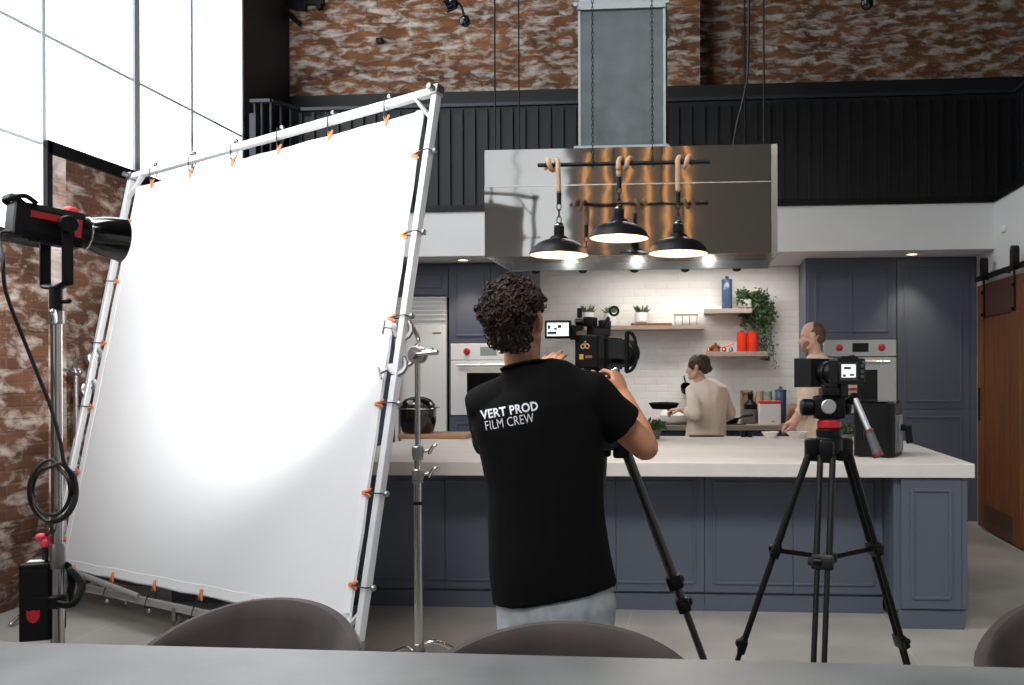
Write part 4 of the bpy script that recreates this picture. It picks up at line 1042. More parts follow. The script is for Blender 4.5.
for i in range(N):
    for j in range(N): b.faces.new((g[i][j], g[i + 1][j], g[i + 1][j + 1], g[i][j + 1]))
me = evaluated(b, [('SOLIDIFY', {'thickness': 0.003})]); me.materials.clear()
fab = finish(me, 'fabric', 'scrim_fabric', t, True)
b = BM()
def hemline(pts, w_):
    for a, c in zip(pts, pts[1:]): beam(b, a, c, 0.006, w_, nrm)
K = 24
hemline([bil(ins * 0.8 + scal(k / K) + 0.012, ins + (1 - 2 * ins) * k / K) - nrm * 0.008 for k in range(K + 1)], 0.05)
hemline([bil(1 - ins * 0.95 - scal(k / K) - 0.012, ins + (1 - 2 * ins) * k / K) - nrm * 0.008 for k in range(K + 1)], 0.05)
hemline([bil(ins + (1 - 2 * ins) * k / K, ins + scal(k / K) + 0.012) - nrm * 0.008 for k in range(K + 1)], 0.05)
hemline([bil(ins + (1 - 2 * ins) * k / K, 1 - ins - scal(k / K) - 0.012) - nrm * 0.008 for k in range(K + 1)], 0.05)
tag(mk('hem', b, 'scrim_hem', fab, False), None)
for C, da, db, lab in ((TR, -eh, -ev, 1), (TL, eh, -ev, 1), (BL, eh, ev, 0), (BR, -eh, ev, 1)):
    b = BM(); box(b, C, (0.056, 0.056, 0.056), Matrix((eh, nrm, ev)).transposed(), 0.012); cyl(b, C + nrm * 0.03, 0.016, 0.03, nrm, 12); mk('corner_bracket', b, 'cast_metal', t, False)
    b = BM(); beam(b, C + da * 0.16, C + db * 0.16, 0.03, 0.012, nrm); mk('gusset', b, 'alu_white', t, False)
def clip(pf, pt):
    """orange spring clamp on the cloth edge at pf, tied to the tube at pt by a black ball bungee"""
    pf = V(pf); pt = V(pt); d = (pt - pf).normalized(); sd_ = d.cross(nrm).normalized()
    b = BM()
    for s_ in (-1, 1):
        sweep(b, [pf - d * 0.026 + sd_ * 0.002 * s_, pf + sd_ * 0.005 * s_, pf + d * 0.024 + sd_ * 0.017 * s_], [(0.0055, 0.008)] * 3, 8, nrm, rnd=True)
    c = mk('clamp', b, 'orange', t)
    b = BM(); sweep(b, [pf + d * 0.006 + nrm * 0.012, pt + nrm * 0.03 - d * 0.01, pt + nrm * 0.032 + d * 0.028, pt - nrm * 0.03 + d * 0.028, pf + d * 0.01 - nrm * 0.012], 0.0035, 6)
    mk('bungee', b, 'cable', c)
    b = BM(); ell(b, pt + d * 0.045, (0.015, 0.015, 0.015), None, 10, 8); mk('ball', b, 'cast_metal', c)
for k in range(6):
    q = (k + 0.62) / 6.4
    clip(bil(q, 1 - ins - 0.004), bil(q, 1.0)); clip(bil(q, ins + 0.004), bil(q, 0.0))
    clip(bil(1 - ins * 0.95 - 0.004, q), bil(1.0, q)); clip(bil(ins * 0.8 + 0.004, q), bil(0.0, q))
p = bil(0.5, 0.0); b = BM()
cyl(b, p + V((0, 0, -0.065)) - nrm * 0.012, 0.036, 0.024, nrm, 24, 0.004); w1 = mk('caster_wheel', b, 'rubber_grey', t)
b = BM(); beam(b, p + nrm * 0.02, p + V((0, 0, -0.068)) + nrm * 0.02, 0.03, 0.006, eh); beam(b, p - nrm * 0.02, p + V((0, 0, -0.068)) - nrm * 0.02, 0.03, 0.006, eh); cyl(b, p + V((0, 0, -0.065)) - nrm * 0.022, 0.01, 0.044, nrm, 12); mk('caster_fork', b, 'cast_metal', t)
b = BM(); sweep(b, smooth_path([bil(0.05, 0.02) + nrm * 0.03, bil(0.15, 0.028) + nrm * 0.04, bil(0.28, 0.018) + nrm * 0.04, bil(0.38, 0.008) + nrm * 0.03], 6), [(0.006, 0.018)] * 19, 8, nrm); tag(mk('cloth_tie', b, 'grey_strap'), 'grey cloth strap lying along the bottom tube of the white screen', 'strap')
b = BM(); sweep(b, smooth_path([bil(0.08, 0.024) + nrm * 0.085, bil(0.13, 0.03) + nrm * 0.09, bil(0.2, 0.022) + nrm * 0.085], 6), [(0.012, 0.03)] * 13, 8, nrm, rnd=True); tag(mk('cloth_bundle', b, 'blue_cloth'), 'rolled blue cloth tied at the bottom left of the white screen', 'cloth')

# ================================================================== STANDS
def griphead(parent, c, ax, r=0.036, knob=None):
    c = V(c); ax = V(ax).normalized()
    b = BM(); cyl(b, c - ax * 0.03, r, 0.026, ax, 24, 0.004); cyl(b, c + ax * 0.002, r, 0.026, ax, 24, 0.004); cyl(b, c + ax * 0.028, 0.016, 0.02, ax, 16)
    g_ = mk('grip_head', b, 'cast_metal', parent)
    if knob:
        for dv in knob:
            dv = V(dv); b = BM(); sweep(b, [c + ax * 0.03 + dv * 0.15, c + ax * 0.05 + dv], [0.009, 0.013], 10, rnd=True); mk('lever', b, 'chrome', g_)
def clampj(parent, c, d, s=1.0, name='tube_clamp'):
    """jaw clamp: C-shaped body around the tube at c, screw pointing along d"""
    c = V(c); d = V(d).normalized(); X, Y, Z = frame(d, nrm)
    b = BM(); pts = []
    for k in range(9):
        a = math.radians(-60 + 260 * k / 8); pts.append(c + d * math.cos(a) * 0.045 * s + Y * math.sin(a) * 0.052 * s)
    sweep(b, pts, [(0.013 * s, 0.02 * s)] * 9, 8, nrm, rnd=True); k_ = mk(name, b, 'cast_metal', parent)
    b = BM(); tube(b, c - d * 0.02 * s, c - d * 0.11 * s, 0.008 * s, 10); sweep(b, [c - d * 0.11 * s - Y * 0.035 * s, c - d * 0.11 * s + Y * 0.035 * s], 0.007 * s, 8, rnd=True); mk('clamp_screw', b, 'cast_metal', k_)
def leverk(parent, c, d, u):
    c = V(c); d = V(d).normalized(); u = V(u).normalized(); b = BM(); tube(b, c, c + d * 0.04, 0.008, 10); sweep(b, [c + d * 0.04 - u * 0.012, c + d * 0.055 + u * 0.01, c + d * 0.075 + u * 0.02], [(0.008, 0.012)] * 3, 8, rnd=True); mk('lever', b, 'chrome', parent)
WS = 3.93
s0 = P(418.5, 648, WS); gx, gy = s0.x, s0.y
def rz(py, w=WS): return HC - (py - CY) * w / F
def pole_at(z):
    return V((gx, gy, z))
t = thing('light_stand', (gx, gy, 0), 'chrome stand gripping the right side of the white diffusion screen', 'stand', 'chrome grip stands')
b = BM(); cyl(b, (gx, gy, 0.10), 0.0205, rz(474) - 0.10, (0, 0, 1), 20); mk('lower_pole', b, 'stand_steel', t)
b = BM(); cyl(b, (gx, gy, rz(474)), 0.0165, rz(446) - rz(474), (0, 0, 1), 20); mk('middle_pole', b, 'stand_steel', t)
b = BM(); cyl(b, (gx, gy, rz(446)), 0.0125, rz(352) - rz(446), (0, 0, 1), 20); mk('upper_pole', b, 'stand_steel', t)
for py in (474, 451):
    b = BM(); cyl(b, (gx, gy, rz(py + 5)), 0.027, 0.05, (0, 0, 1), 20, 0.004); cyl(b, (gx, gy, rz(py + 8)), 0.024, 0.012, (0, 0, 1), 20); k_ = mk('locking_collar', b, 'cast_metal', t)
    leverk(k_, (gx + 0.02, gy, rz(py)), RT * 0.9 + UP * 0.2 - FWD * 0.3, UP)
b = BM(); cyl(b, (gx, gy, rz(504)), 0.0225, 0.016, (0, 0, 1), 16); mk('band', b, 'black_plastic', t)
for k, a in enumerate((20, 150, 262)):
    d = V((math.cos(math.radians(a)), math.sin(math.radians(a)), 0)); z = 0.19 - 0.035 * k
    b = BM(); sweep(b, smooth_path([V((gx, gy, z)) + d * 0.02, V((gx, gy, z + 0.006)) + d * 0.1, V((gx, gy, 0.05)) + d * 0.32, V((gx, gy, 0.012)) + d * 0.46], 5), 0.0125, 10, rnd=True); lg = mk('leg', b, 'stand_steel', t)
    b = BM(); cyl(b, (gx, gy, z - 0.016), 0.028, 0.033, (0, 0, 1), 20, 0.004); mk('leg_hub', b, 'cast_metal', lg)
hc = V((gx, gy, rz(354)))
griphead(t, hc, -FWD * 0.9 - RT * 0.3, 0.04, [RT * 0.12 + UP * 0.01 - FWD * 0.02, RT * 0.085 + UP * 0.02 + FWD * 0.04])
tb = lambda py: min((BR.lerp(TR, k / 400.0) for k in range(401)), key=lambda q_: abs(CY - F * (q_ - CAM).dot(UP) / (q_ - CAM).dot(FWD) - py))
u1, u2 = tb(330), tb(366)
clampj(t, u1 - nrm * 0.0, RT * 0.8 - UP * 0.1, 0.85); clampj(t, u2, RT * 0.7 + UP * 0.3, 0.85)
b = BM(); sweep(b, smooth_path([u1 + RT * 0.05 + UP * 0.01, u1 + RT * 0.075 - UP * 0.06, hc + UP * 0.02 - RT * 0.03], 5), 0.011, 10); sweep(b, smooth_path([u2 + RT * 0.05, u2 + RT * 0.075 + UP * 0.02, hc - UP * 0.035], 5), 0.011, 10); mk('grip_arm', b, 'cast_metal', t)
# the second grip stand, behind the left edge of the screen
WS2 = 5.5
q0 = P(76, 400, WS2); qx, qy = q0.x, q0.y
t = thing('light_stand', (qx, qy, 0), 'chrome stand holding the left edge of the white screen, by the brick wall', 'stand', 'chrome grip stands')
b = BM(); cyl(b, (qx, qy, 0.1), 0.019, 0.75, (0, 0, 1), 16); mk('lower_pole', b, 'stand_steel', t)
b = BM(); cyl(b, (qx, qy, 0.85), 0.0135, rz(372, WS2) - 0.85, (0, 0, 1), 16); mk('upper_pole', b, 'stand_steel', t)
b = BM(); cyl(b, (qx, qy, 0.83), 0.027, 0.05, (0, 0, 1), 16, 0.004); k_ = mk('locking_collar', b, 'cast_metal', t); leverk(k_, (qx, qy, 0.855), RT - FWD * 0.4, UP)
ft = onZ(3, 630, 0.0)
dirs = [V((ft.x - qx, ft.y - qy, 0))]
dirs[0] = dirs[0].normalized() * min(dirs[0].length, 0.62)
a0 = math.atan2(dirs[0].y, dirs[0].x)
for k, a in enumerate((a0, a0 + 1.15, a0 + 2.5)):
    d = V((math.cos(a), math.sin(a), 0)); z = 0.19 - 0.035 * k; L_ = 0.60 if k == 0 else (0.46 if k == 1 else 0.5)
    if k == 2: L_ = 0.4
    e = V((qx, qy, 0.014)) + d * L_; e.x = max(e.x, XL + 0.03)
    b = BM(); sweep(b, smooth_path([V((qx, qy, z)) + d * 0.02, V((qx, qy, z + 0.004)) + d * 0.1, (V((qx, qy, z)) + d * 0.06).lerp(e, 0.65), e], 5), 0.0125, 10, rnd=True); mk('leg', b, 'stand_steel', t)
hc = V((qx, qy, rz(370, WS2)))
griphead(t, hc, -FWD - RT * 0.2, 0.028, [-RT * 0.09 + UP * 0.03 - FWD * 0.02])
lt = lambda py: min((BL.lerp(TL, k / 400.0) for k in range(401)), key=lambda q_: abs(CY - F * (q_ - CAM).dot(UP) / (q_ - CAM).dot(FWD) - py))
clampj(t, lt(357), -RT + UP * 0.2 , 1.0); clampj(t, lt(388), -RT - UP * 0.1, 1.1)
b = BM(); sweep(b, smooth_path([lt(357) - RT * 0.05, lt(360) - RT * 0.12, hc + UP * 0.02], 5), 0.011, 10); sweep(b, smooth_path([lt(388) - RT * 0.05, lt(384) - RT * 0.08, hc - UP * 0.03], 5), 0.011, 10); mk('grip_arm', b, 'cast_metal', t)

# ================================================================== KEY LIGHT
def C3(u, w, z): return CAM + r0 * u + FWD * w + V((0, 0, z - HC))
pc = P(56, 227.5, 2.955)
ax = (r0 * 0.60 + FWD * 0.80 - UP * 0.08).normalized(); LS = 0.56; ra = pc - ax * 0.225 * LS; sxv = ax.cross(V((0, 0, 1))).normalized(); uxv = sxv.cross(ax).normalized()
RL = Matrix((sxv, ax, uxv)).transposed()
def lp(x, y, z): return ra + sxv * x + ax * y * LS + uxv * z
px_, py_ = pc.x, pc.y
t = thing('studio_light', (pc.x, pc.y, 1.70), 'black studio lamp with red stripe and flared reflector aimed at the white screen', 'studio light')
b = BM(); prism(b, [(-0.05, -0.035), (-0.038, -0.062), (0.038, -0.062), (0.05, -0.035), (0.05, 0.042), (0.038, 0.06), (-0.038, 0.06), (-0.05, 0.042)], lp(0, 0.02, 0), sxv, uxv, -0.33 * LS); mk('housing', b, 'black_plastic', t, False)
b = BM(); prism(b, [(0.06 * LS, 0.012), (0.29 * LS, 0.010), (0.30 * LS, -0.028), (0.335 * LS, -0.03), (0.335 * LS, 0.034), (0.06 * LS, 0.034)], lp(0.050, 0, 0), ax, uxv, 0.003); mk('side_stripe', b, 'red_paint', t, False)
b = BM()
for k in range(12): box(b, lp(0.035, 0.08 + 0.018 * k, -0.062), (0.02, 0.006, 0.008), RL)
mk('cooling_fin', b, 'black_matte', t, False)
b = BM(); box(b, lp(0, 0.008, 0), (0.105, 0.03, 0.125), RL, 0.014); rp = mk('rear_panel', b, 'black_plastic', t, False)
b = BM(); box(b, lp(0.0, -0.009, 0.018), (0.06, 0.004, 0.042), RL, 0.001); mk('screen', b, 'display_grey', rp, False)
b = BM(); sweep(b, smooth_path([lp(-0.045, 0.02, 0.05), lp(-0.045, -0.03, 0.068), lp(0.0, -0.035, 0.072), lp(0.045, -0.03, 0.068), lp(0.045, 0.02, 0.05)], 5), [(0.008, 0.011)] * 21, 8); sweep(b, smooth_path([lp(0.045, -0.03, 0.068), lp(0.045, 0.03, 0.078), lp(0.045, 0.09, 0.06)], 5), 0.008, 8); sweep(b, smooth_path([lp(-0.045, -0.03, 0.068), lp(-0.045, 0.03, 0.078), lp(-0.045, 0.09, 0.06)], 5), 0.008, 8); mk('carry_handle', b, 'black_plastic', rp)
b = BM(); cyl(b, lp(0, 0.34, 0), 0.054, 0.05 * LS, ax, 32); mk('mount_ring', b, 'black_plastic', t)
b = BM(); torus(b, lp(0, 0.395, 0), ax, 0.055, 0.004, 32, 8); mk('chrome_ring', b, 'chrome', t)
b = BM(); ell(b, lp(0.0, 0.30, 0.062), (0.02, 0.03, 0.022), RL); mk('release_catch', b, 'pink_red', t)
b = BM(); lathe(b, [(r_ * 0.78, y_ * LS) for r_, y_ in [(0.066, 0.39), (0.076, 0.42), (0.090, 0.48), (0.098, 0.55), (0.103, 0.60), (0.106, 0.602), (0.101, 0.602), (0.095, 0.55), (0.086, 0.48), (0.07, 0.42), (0.05, 0.40)]], ra, ax, 40, True); rf = mk('reflector', b, 'black_gloss', t)
b = BM(); lathe(b, [(0.0, 0.405 * LS), (0.03, 0.41 * LS), (0.03, 0.44 * LS), (0.0, 0.446 * LS)], ra, ax, 24, True); mk('led_source', b, 'bulb', rf)
yb = 1.752
b = BM(); hw = 0.10
za_ = pc.z
yk = lambda s_: pc + sxv * hw * s_
for s_ in (-1, 1): beam(b, yk(s_) + V((0, 0, 0.02)), V((yk(s_).x, yk(s_).y, yb + 0.012)), 0.012, 0.034, sxv, 0.004)
sweep(b, [V((yk(-1).x, yk(-1).y, yb + 0.012)), V((pc.x, pc.y, yb)), V((yk(1).x, yk(1).y, yb + 0.012))], [(0.010, 0.018)] * 3, 8, V((0, 0, 1))); yo_ = mk('yoke', b, 'black_metal', t)
b = BM(); cyl(b, yk(1), 0.03, 0.022, sxv, 24, 0.004); tube(b, yk(1), yk(0.45), 0.012, 12); mk('tilt_knob', b, 'black_plastic', yo_)
b = BM(); cyl(b, yk(-1), 0.03, 0.022, -sxv, 24, 0.004); tube(b, yk(-1), yk(-0.45), 0.012, 12); mk('tilt_knob', b, 'black_plastic', yo_)
b = BM(); cyl(b, (pc.x, pc.y, yb - 0.075), 0.021, 0.08, (0, 0, 1), 16); mk('stand_socket', b, 'black_metal', yo_)
b = BM(); sweep(b, [V((pc.x, pc.y, yb - 0.05)), V((pc.x, pc.y, yb - 0.05)) + RT * 0.045 + UP * 0.005], [0.005, 0.009], 8, rnd=True); mk('socket_screw', b, 'black_plastic', yo_)
# its stand
t = thing('light_stand', (px_, py_, 0), 'tall steel stand carrying the black studio lamp and its control box', 'stand')
def kz(py): return HC - (py - CY) * 2.955 / F
zt_ = yb - 0.076
b = BM(); cyl(b, (px_, py_, kz(545)), 0.0175, zt_ - kz(545), (0, 0, 1), 24); mk('upper_pole', b, 'stand_steel', t)
b = BM(); cyl(b, (px_, py_, 0.30), 0.0215, kz(545) - 0.30, (0, 0, 1), 24); mk('lower_pole', b, 'stand_steel', t)
b = BM(); lathe(b, [(0.0225, 0), (0.025, 0.012), (0.025, 0.07), (0.021, 0.085), (0.018, 0.086)], (px_, py_, kz(566)), (0, 0, 1), 24); mk('locking_collar', b, 'cast_metal', t)
b = BM(); cyl(b, (px_, py_, zt_ - 0.05), 0.023, 0.05, (0, 0, 1), 20, 0.004); k_ = mk('top_collar', b, 'cast_metal', t); leverk(k_, (px_, py_, zt_ - 0.03), RT * 0.5 - FWD, UP)
for a in (100, 225, 340):
    d = V((math.cos(math.radians(a)), math.sin(math.radians(a)), 0)); b = BM(); tube(b, V((px_, py_, 0.42)) + d * 0.02, V((px_, py_, 0.012)) + d * 0.5, 0.0125, 12); tube(b, V((px_, py_, 0.2)) + d * 0.015, V((px_, py_, 0.2)) + d * 0.26, 0.006, 8); mk('leg', b, 'stand_steel', t)
b = BM(); cyl(b, (px_, py_, 0.4), 0.032, 0.05, (0, 0, 1), 20, 0.004); cyl(b, (px_, py_, 0.18), 0.029, 0.04, (0, 0, 1), 20, 0.004); mk('leg_hub', b, 'cast_metal', t)
# control box
W3 = 2.93
bc = P(31, 602, W3) + FWD * 0.06
bxr = Matrix.Rotation(YAW + 0.25, 3, 'Z'); bX, bY = bxr @ V((1, 0, 0)), bxr @ V((0, 1, 0))
hb = 77 * W3 / F
t = thing('control_box', (bc.x, bc.y, bc.z - hb / 2), 'black power control box with red emblem clamped on the lamp stand', 'control box')
b = BM(); box(b, bc, (0.092, 0.15, hb), bxr, 0.006); mk('housing', b, 'black_plastic', t, False)
fo = bc - bY * 0.0755
b = BM(); box(b, fo + UP * (-0.055), (0.084, 0.003, 0.15), bxr, 0.001); box(b, fo + UP * 0.07, (0.084, 0.003, 0.085), bxr, 0.001); mk('front_plate', b, 'black_matte', t, False)
b = BM(); prism(b, [(-0.02, 0.022), (-0.012, 0.018), (0, 0.022), (0.012, 0.018), (0.02, 0.022), (0.02, -0.002), (0.012, -0.018), (0, -0.024), (-0.012, -0.018), (-0.02, -0.002)], fo - bY * 0.0035 + UP * (-0.045), bX, UP, 0.001); mk('emblem', b, 'red_paint', t, False)
b = BM(); box(b, bc + bX * 0.0465 + UP * -0.055, (0.002, 0.07, 0.05), bxr); mk('label_plate', b, 'rubber_grey', t, False)
b = BM(); sweep(b, smooth_path([bc + bX * 0.046 - bY * 0.04 + UP * 0.09, bc + bX * 0.085 - bY * 0.04 + UP * 0.12, bc + bX * 0.1 - bY * 0.03 + UP * 0.06, bc + bX * 0.085 - bY * 0.03 + UP * -0.03], 6), [(0.010, 0.014)] * 19, 8); mk('carry_strap', b, 'black_matte', t)
b = BM(); zc_ = bc.z - 0.005
pp = V((px_, py_, zc_))
beam(b, bc + bX * 0.04 - UP * 0.005, pp + RT * 0.01, 0.035, 0.05, UP, 0.006); cyl(b, pp - UP * 0.02, 0.034, 0.045, UP, 20, 0.005)
cm = mk('pole_clamp', b, 'black_metal', t)
b = BM(); sweep(b, smooth_path([pp + RT * 0.02 - FWD * 0.03, pp + RT * 0.075 - FWD * 0.03, pp + RT * 0.085 + UP * 0.06, pp + RT * 0.045 + UP * 0.11], 5), [(0.010, 0.013)] * 16, 8, rnd=True); mk('clamp_lever', b, 'black_plastic', cm)
tp = bc + UP * (hb / 2)
b = BM(); cyl(b, tp + bX * 0.02 - bY * 0.03, 0.012, 0.05, UP, 16); pl = mk('power_plug', b, 'cable', t)
b = BM(); ell(b, tp + bX * 0.02 - bY * 0.03 + UP * 0.065, (0.02, 0.016, 0.022)); ell(b, tp + bX * 0.005 - bY * 0.03 + UP * 0.085, (0.02, 0.014, 0.014)); ell(b, tp + bX * 0.03 - bY * 0.03 + UP * 0.08, (0.016, 0.014, 0.02)); mk('plug_boot', b, 'pink_red', pl)
b = BM(); box(b, tp + bX * -0.005 - bY * 0.04 + UP * 0.004, (0.05, 0.03, 0.004), bxr); tag(mk('paper_tag', b, 'paper', t, False), None)
# cable: lamp to coil to box
W4 = 2.9
pts = [lp(0.03, -0.01, -0.045), lp(0.0, -0.06, -0.06), P(3, 262, 2.72), P(6, 292, 2.75), P(22, 335, 2.85), P(38, 375, 2.88), P(50, 405, 2.9), P(60, 440, 2.9)]
cx0, cy0 = 53, 491
for k in range(30):
    a = 2 * PI * k / 12 - PI / 2 + 0.5
    rr = 1.0 if (k // 12) % 2 == 0 else 0.78
    pts.append(P(cx0 + 24 * rr * math.cos(a) - 1.5 * (k // 12), cy0 + 31 * rr * math.sin(a), W4 + 0.012 * math.sin(k * 1.3)))
pts += [P(52, 530, 2.9), tp + bX * 0.02 - bY * 0.03 + UP * 0.09]
b = BM(); sweep(b, smooth_path(pts, 5), 0.0062, 8); tag(mk('lamp_cable', b, 'cable'), 'black cable of the studio lamp, looped in a coil on its stand', 'cable')
# the beam
ld = bpy.data.lights.new('studio_light_beam', 'SPOT'); ld.energy = 330; ld.color = (1, 0.985, 0.97); ld.spot_size = math.radians(112); ld.spot_blend = 0.8; ld.shadow_soft_size = 0.06
lo = bpy.data.objects.new('studio_light_beam', ld); COL.objects.link(lo); lo.location = lp(0, 0.66, 0)
aim = bil(0.56, 0.76)
lo.rotation_euler = (aim - lo.location).to_track_quat('-Z', 'Y').to_euler()

# ================================================================== TRIPODS AND CAMERAS
def tripod(label, apex, feet, m, dbl=0.02, r=0.011, mid=0.52, spread=None, lock='black_plastic', single=False, mid2=0.6):
    apex = V(apex)
    t = thing('tripod', (apex.x, apex.y, 0), label, 'tripod')
    b = BM(); cyl(b, apex - UP * 0.055, 0.05, 0.06, (0, 0, 1), 24, 0.01)
    mids = []
    for f in feet:
        d = V((f.x - apex.x, f.y - apex.y, 0)).normalized(); box(b, apex + d * 0.055 - V((0, 0, 0.045)), (0.06, 0.05, 0.08), Matrix.Rotation(math.atan2(d.y, d.x), 3, 'Z'), 0.012)
    mk('crown', b, 'black_plastic', t)
    for f in feet:
        d = V((f.x - apex.x, f.y - apex.y, 0)).normalized(); s_ = V((-d.y, d.x, 0))
        top = apex + d * 0.07 - V((0, 0, 0.06)); f = V(f) + V((0, 0, 0.02)); md = top.lerp(f, mid); m2 = top.lerp(f, mid2)
        b = BM()
        if single:
            tube(b, top, md, r, 16); tube(b, md, m2, r * 0.86, 16); tube(b, m2, f, r * 0.7, 16)
        else:
            for q in (-1, 1): tube(b, top + s_ * dbl * q, md + s_ * dbl * q, r, 12); tube(b, md + s_ * dbl * 0.8 * q, m2 + s_ * dbl * 0.8 * q, r * 0.85, 12); tube(b, m2 + s_ * dbl * 0.55 * q, f + s_ * dbl * 0.55 * q, r * 0.75, 12)
        lg = mk('leg', b, m, t)
        for q, k_ in ((md, 1.0), (m2, 0.85)):
            b = BM(); X, Y, Z = frame(f - top, s_); R = Matrix((X, Y, Z)).transposed(); box(b, q, ((dbl + r) * 2.3 * k_ if not single else r * 2.9, r * 3.0 * k_, 0.05), R, 0.008); cyl(b, q + Y * r * 1.2, 0.013, 0.03, X if single else -X, 12, 0.003); box(b, q - X * ((dbl + r) * 1.2 if not single else r * 1.6), (0.02, 0.02, 0.028), R, 0.006); mk('leg_lock', b, lock, lg)
        b = BM(); ell(b, f - V((0, 0, 0.0)), (0.022, 0.022, 0.02)); mk('rubber_foot', b, 'rubber_grey', lg)
        mids.append(md)
    if spread:
        c = V((apex.x, apex.y, spread)); sp = BM(); cyl(sp, c - V((0, 0, 0.015)), 0.028, 0.03, (0, 0, 1), 16, 0.004); so = mk('spreader_hub', sp, 'black_plastic', t)
        b = BM(); cyl(b, c + V((0, 0, 0.015)), 0.012, 0.008); mk('hub_button', b, 'red_paint', so)
        for md in mids:
            b = BM(); beam(b, c, md, 0.016, 0.008, UP); mk('spreader_arm', b, 'black_metal', so)
    return t
def floorpx(px, w): return onZ(px, CY + HC * F / w, 0.0)
apx = P(829, 437, 3.0)
tri = tripod('black twin tube tripod holding the small camera, in front of the island', apx, [floorpx(699, 3.05), floorpx(812, 2.56), floorpx(935, 3.12)], 'black_metal', 0.021, 0.011, 0.30, HC - (566 - CY) * 2.88 / F)
k3 = 3.0 / F
b = BM(); cyl(b, apx, 0.045, 0.03, (0, 0, 1), 28, 0.004); hd = mk('fluid_head', b, 'black_plastic', tri)
b = BM(); cyl(b, apx + UP * 0.030, 0.041, 0.03, UP, 32, 0.005); mk('red_ring', b, 'red_paint', hd)
hcn = apx + UP * 0.105
b = BM(); box(b, hcn, (0.115, 0.07, 0.085), None, 0.02); cyl(b, hcn - RT * 0.055, 0.03, 0.045, -RT, 20, 0.006); cyl(b, hcn + RT * 0.055, 0.026, 0.02, RT, 20, 0.005); mk('tilt_unit', b, 'black_plastic', hd)
b = BM(); cyl(b, hcn - FWD * 0.034 - RT * 0.01 + UP * 0.004, 0.026, 0.012, -FWD, 28, 0.003); mk('counterbalance_dial', b, 'aluminium', hd)
b = BM(); box(b, hcn + UP * 0.055, (0.06, 0.10, 0.025), None, 0.004); box(b, hcn + UP * 0.074, (0.045, 0.09, 0.018), None, 0.003); mk('quick_plate', b, 'black_metal', hd)
ja = P(855, 399, 2.97)
b = BM(); cyl(b, ja, 0.022, 0.03, FWD, 16, 0.004); tube(b, hcn + RT * 0.06 + UP * 0.01, ja + UP * 0.004, 0.014, 12); hj = mk('pan_handle', b, 'black_plastic', tri)
jb, jc = P(868.5, 430, 2.93), P(878, 455, 2.90)
b = BM(); tube(b, ja, jb, 0.011, 12); mk('handle_rod', b, 'aluminium', hj)
b = BM(); tube(b, jb, jc, 0.0145, 16, 0.018); mk('hand_grip', b, 'rubber_grey', hj)
b = BM(); tube(b, jb, jb.lerp(jc, 0.08), 0.017, 16); tube(b, jc.lerp(jb, 0.06), jc.lerp(jb, -0.06), 0.019, 16); mk('grip_ring', b, 'red_dark', hj)
b = BM(); tube(b, ja + RT * 0.01, P(862, 440, 2.95), 0.007, 8); mk('thin_rod', b, 'black_metal', hj)
# small camera: points left and away
def camframe(c, yaw):
    R = Matrix.Rotation(YAW + yaw, 3, 'Z')
    return R, lambda x, y, z: V(c) + R @ V((x, y, z))
cc = P(847, 371.5, 3.0)
R, q = camframe(cc, math.radians(26))
t = thing('video_camera', hcn + UP * 0.083, 'small black camera with lens hood on the tripod in front of the bald man', 'camera')
b = BM(); box(b, q(0, 0.0, 0), (0.125, 0.055, 0.092), R, 0.008); box(b, q(0.045, 0.02, -0.002), (0.035, 0.075, 0.085), R, 0.012); box(b, q(-0.012, 0.0, 0.048), (0.06, 0.045, 0.012), R, 0.005); mk('body', b, 'black_plastic', t, False)
b = BM(); box(b, q(-0.022, -0.031, 0.0), (0.078, 0.008, 0.062), R, 0.002); sc_ = mk('display', b, 'black_gloss', t, False)
b = BM(); box(b, q(-0.022, -0.0355, 0.002), (0.062, 0.001, 0.046), R); mk('screen', b, 'screen_light', sc_, False)
b = BM(); box(b, q(-0.028, -0.0365, 0.012), (0.03, 0.001, 0.008), R); box(b, q(-0.008, -0.0365, -0.012), (0.02, 0.001, 0.006), R); box(b, q(-0.042, -0.0365, -0.014), (0.012, 0.001, 0.008), R); mk('screen_picture', b, 'screen_dark', sc_, False)
b = BM()
for x, z in ((0.043, 0.02), (0.043, 0.0), (0.043, -0.018), (0.05, 0.032)): cyl(b, q(x, -0.027, z), 0.006, 0.004, R @ V((0, -1, 0)), 12)
mk('button', b, 'rubber_grey', t)
b = BM(); cyl(b, q(0.03, 0.01, 0.046), 0.012, 0.012, UP, 16); cyl(b, q(0.052, 0.012, 0.04), 0.008, 0.012, UP, 16); mk('dial', b, 'black_metal', t)
fa = R @ V((0, 1, 0))
b = BM(); lathe(b, [(0.036, 0.028), (0.04, 0.03), (0.04, 0.05), (0.037, 0.052), (0.037, 0.07), (0.042, 0.072), (0.042, 0.095), (0.04, 0.097), (0.04, 0.115), (0.044, 0.118), (0.044, 0.125)], q(-0.012, 0, -0.004), fa, 36); ln = mk('lens', b, 'black_plastic', t)
b = BM()
w0, w1_, h0, h1 = 0.046, 0.062, 0.043, 0.054
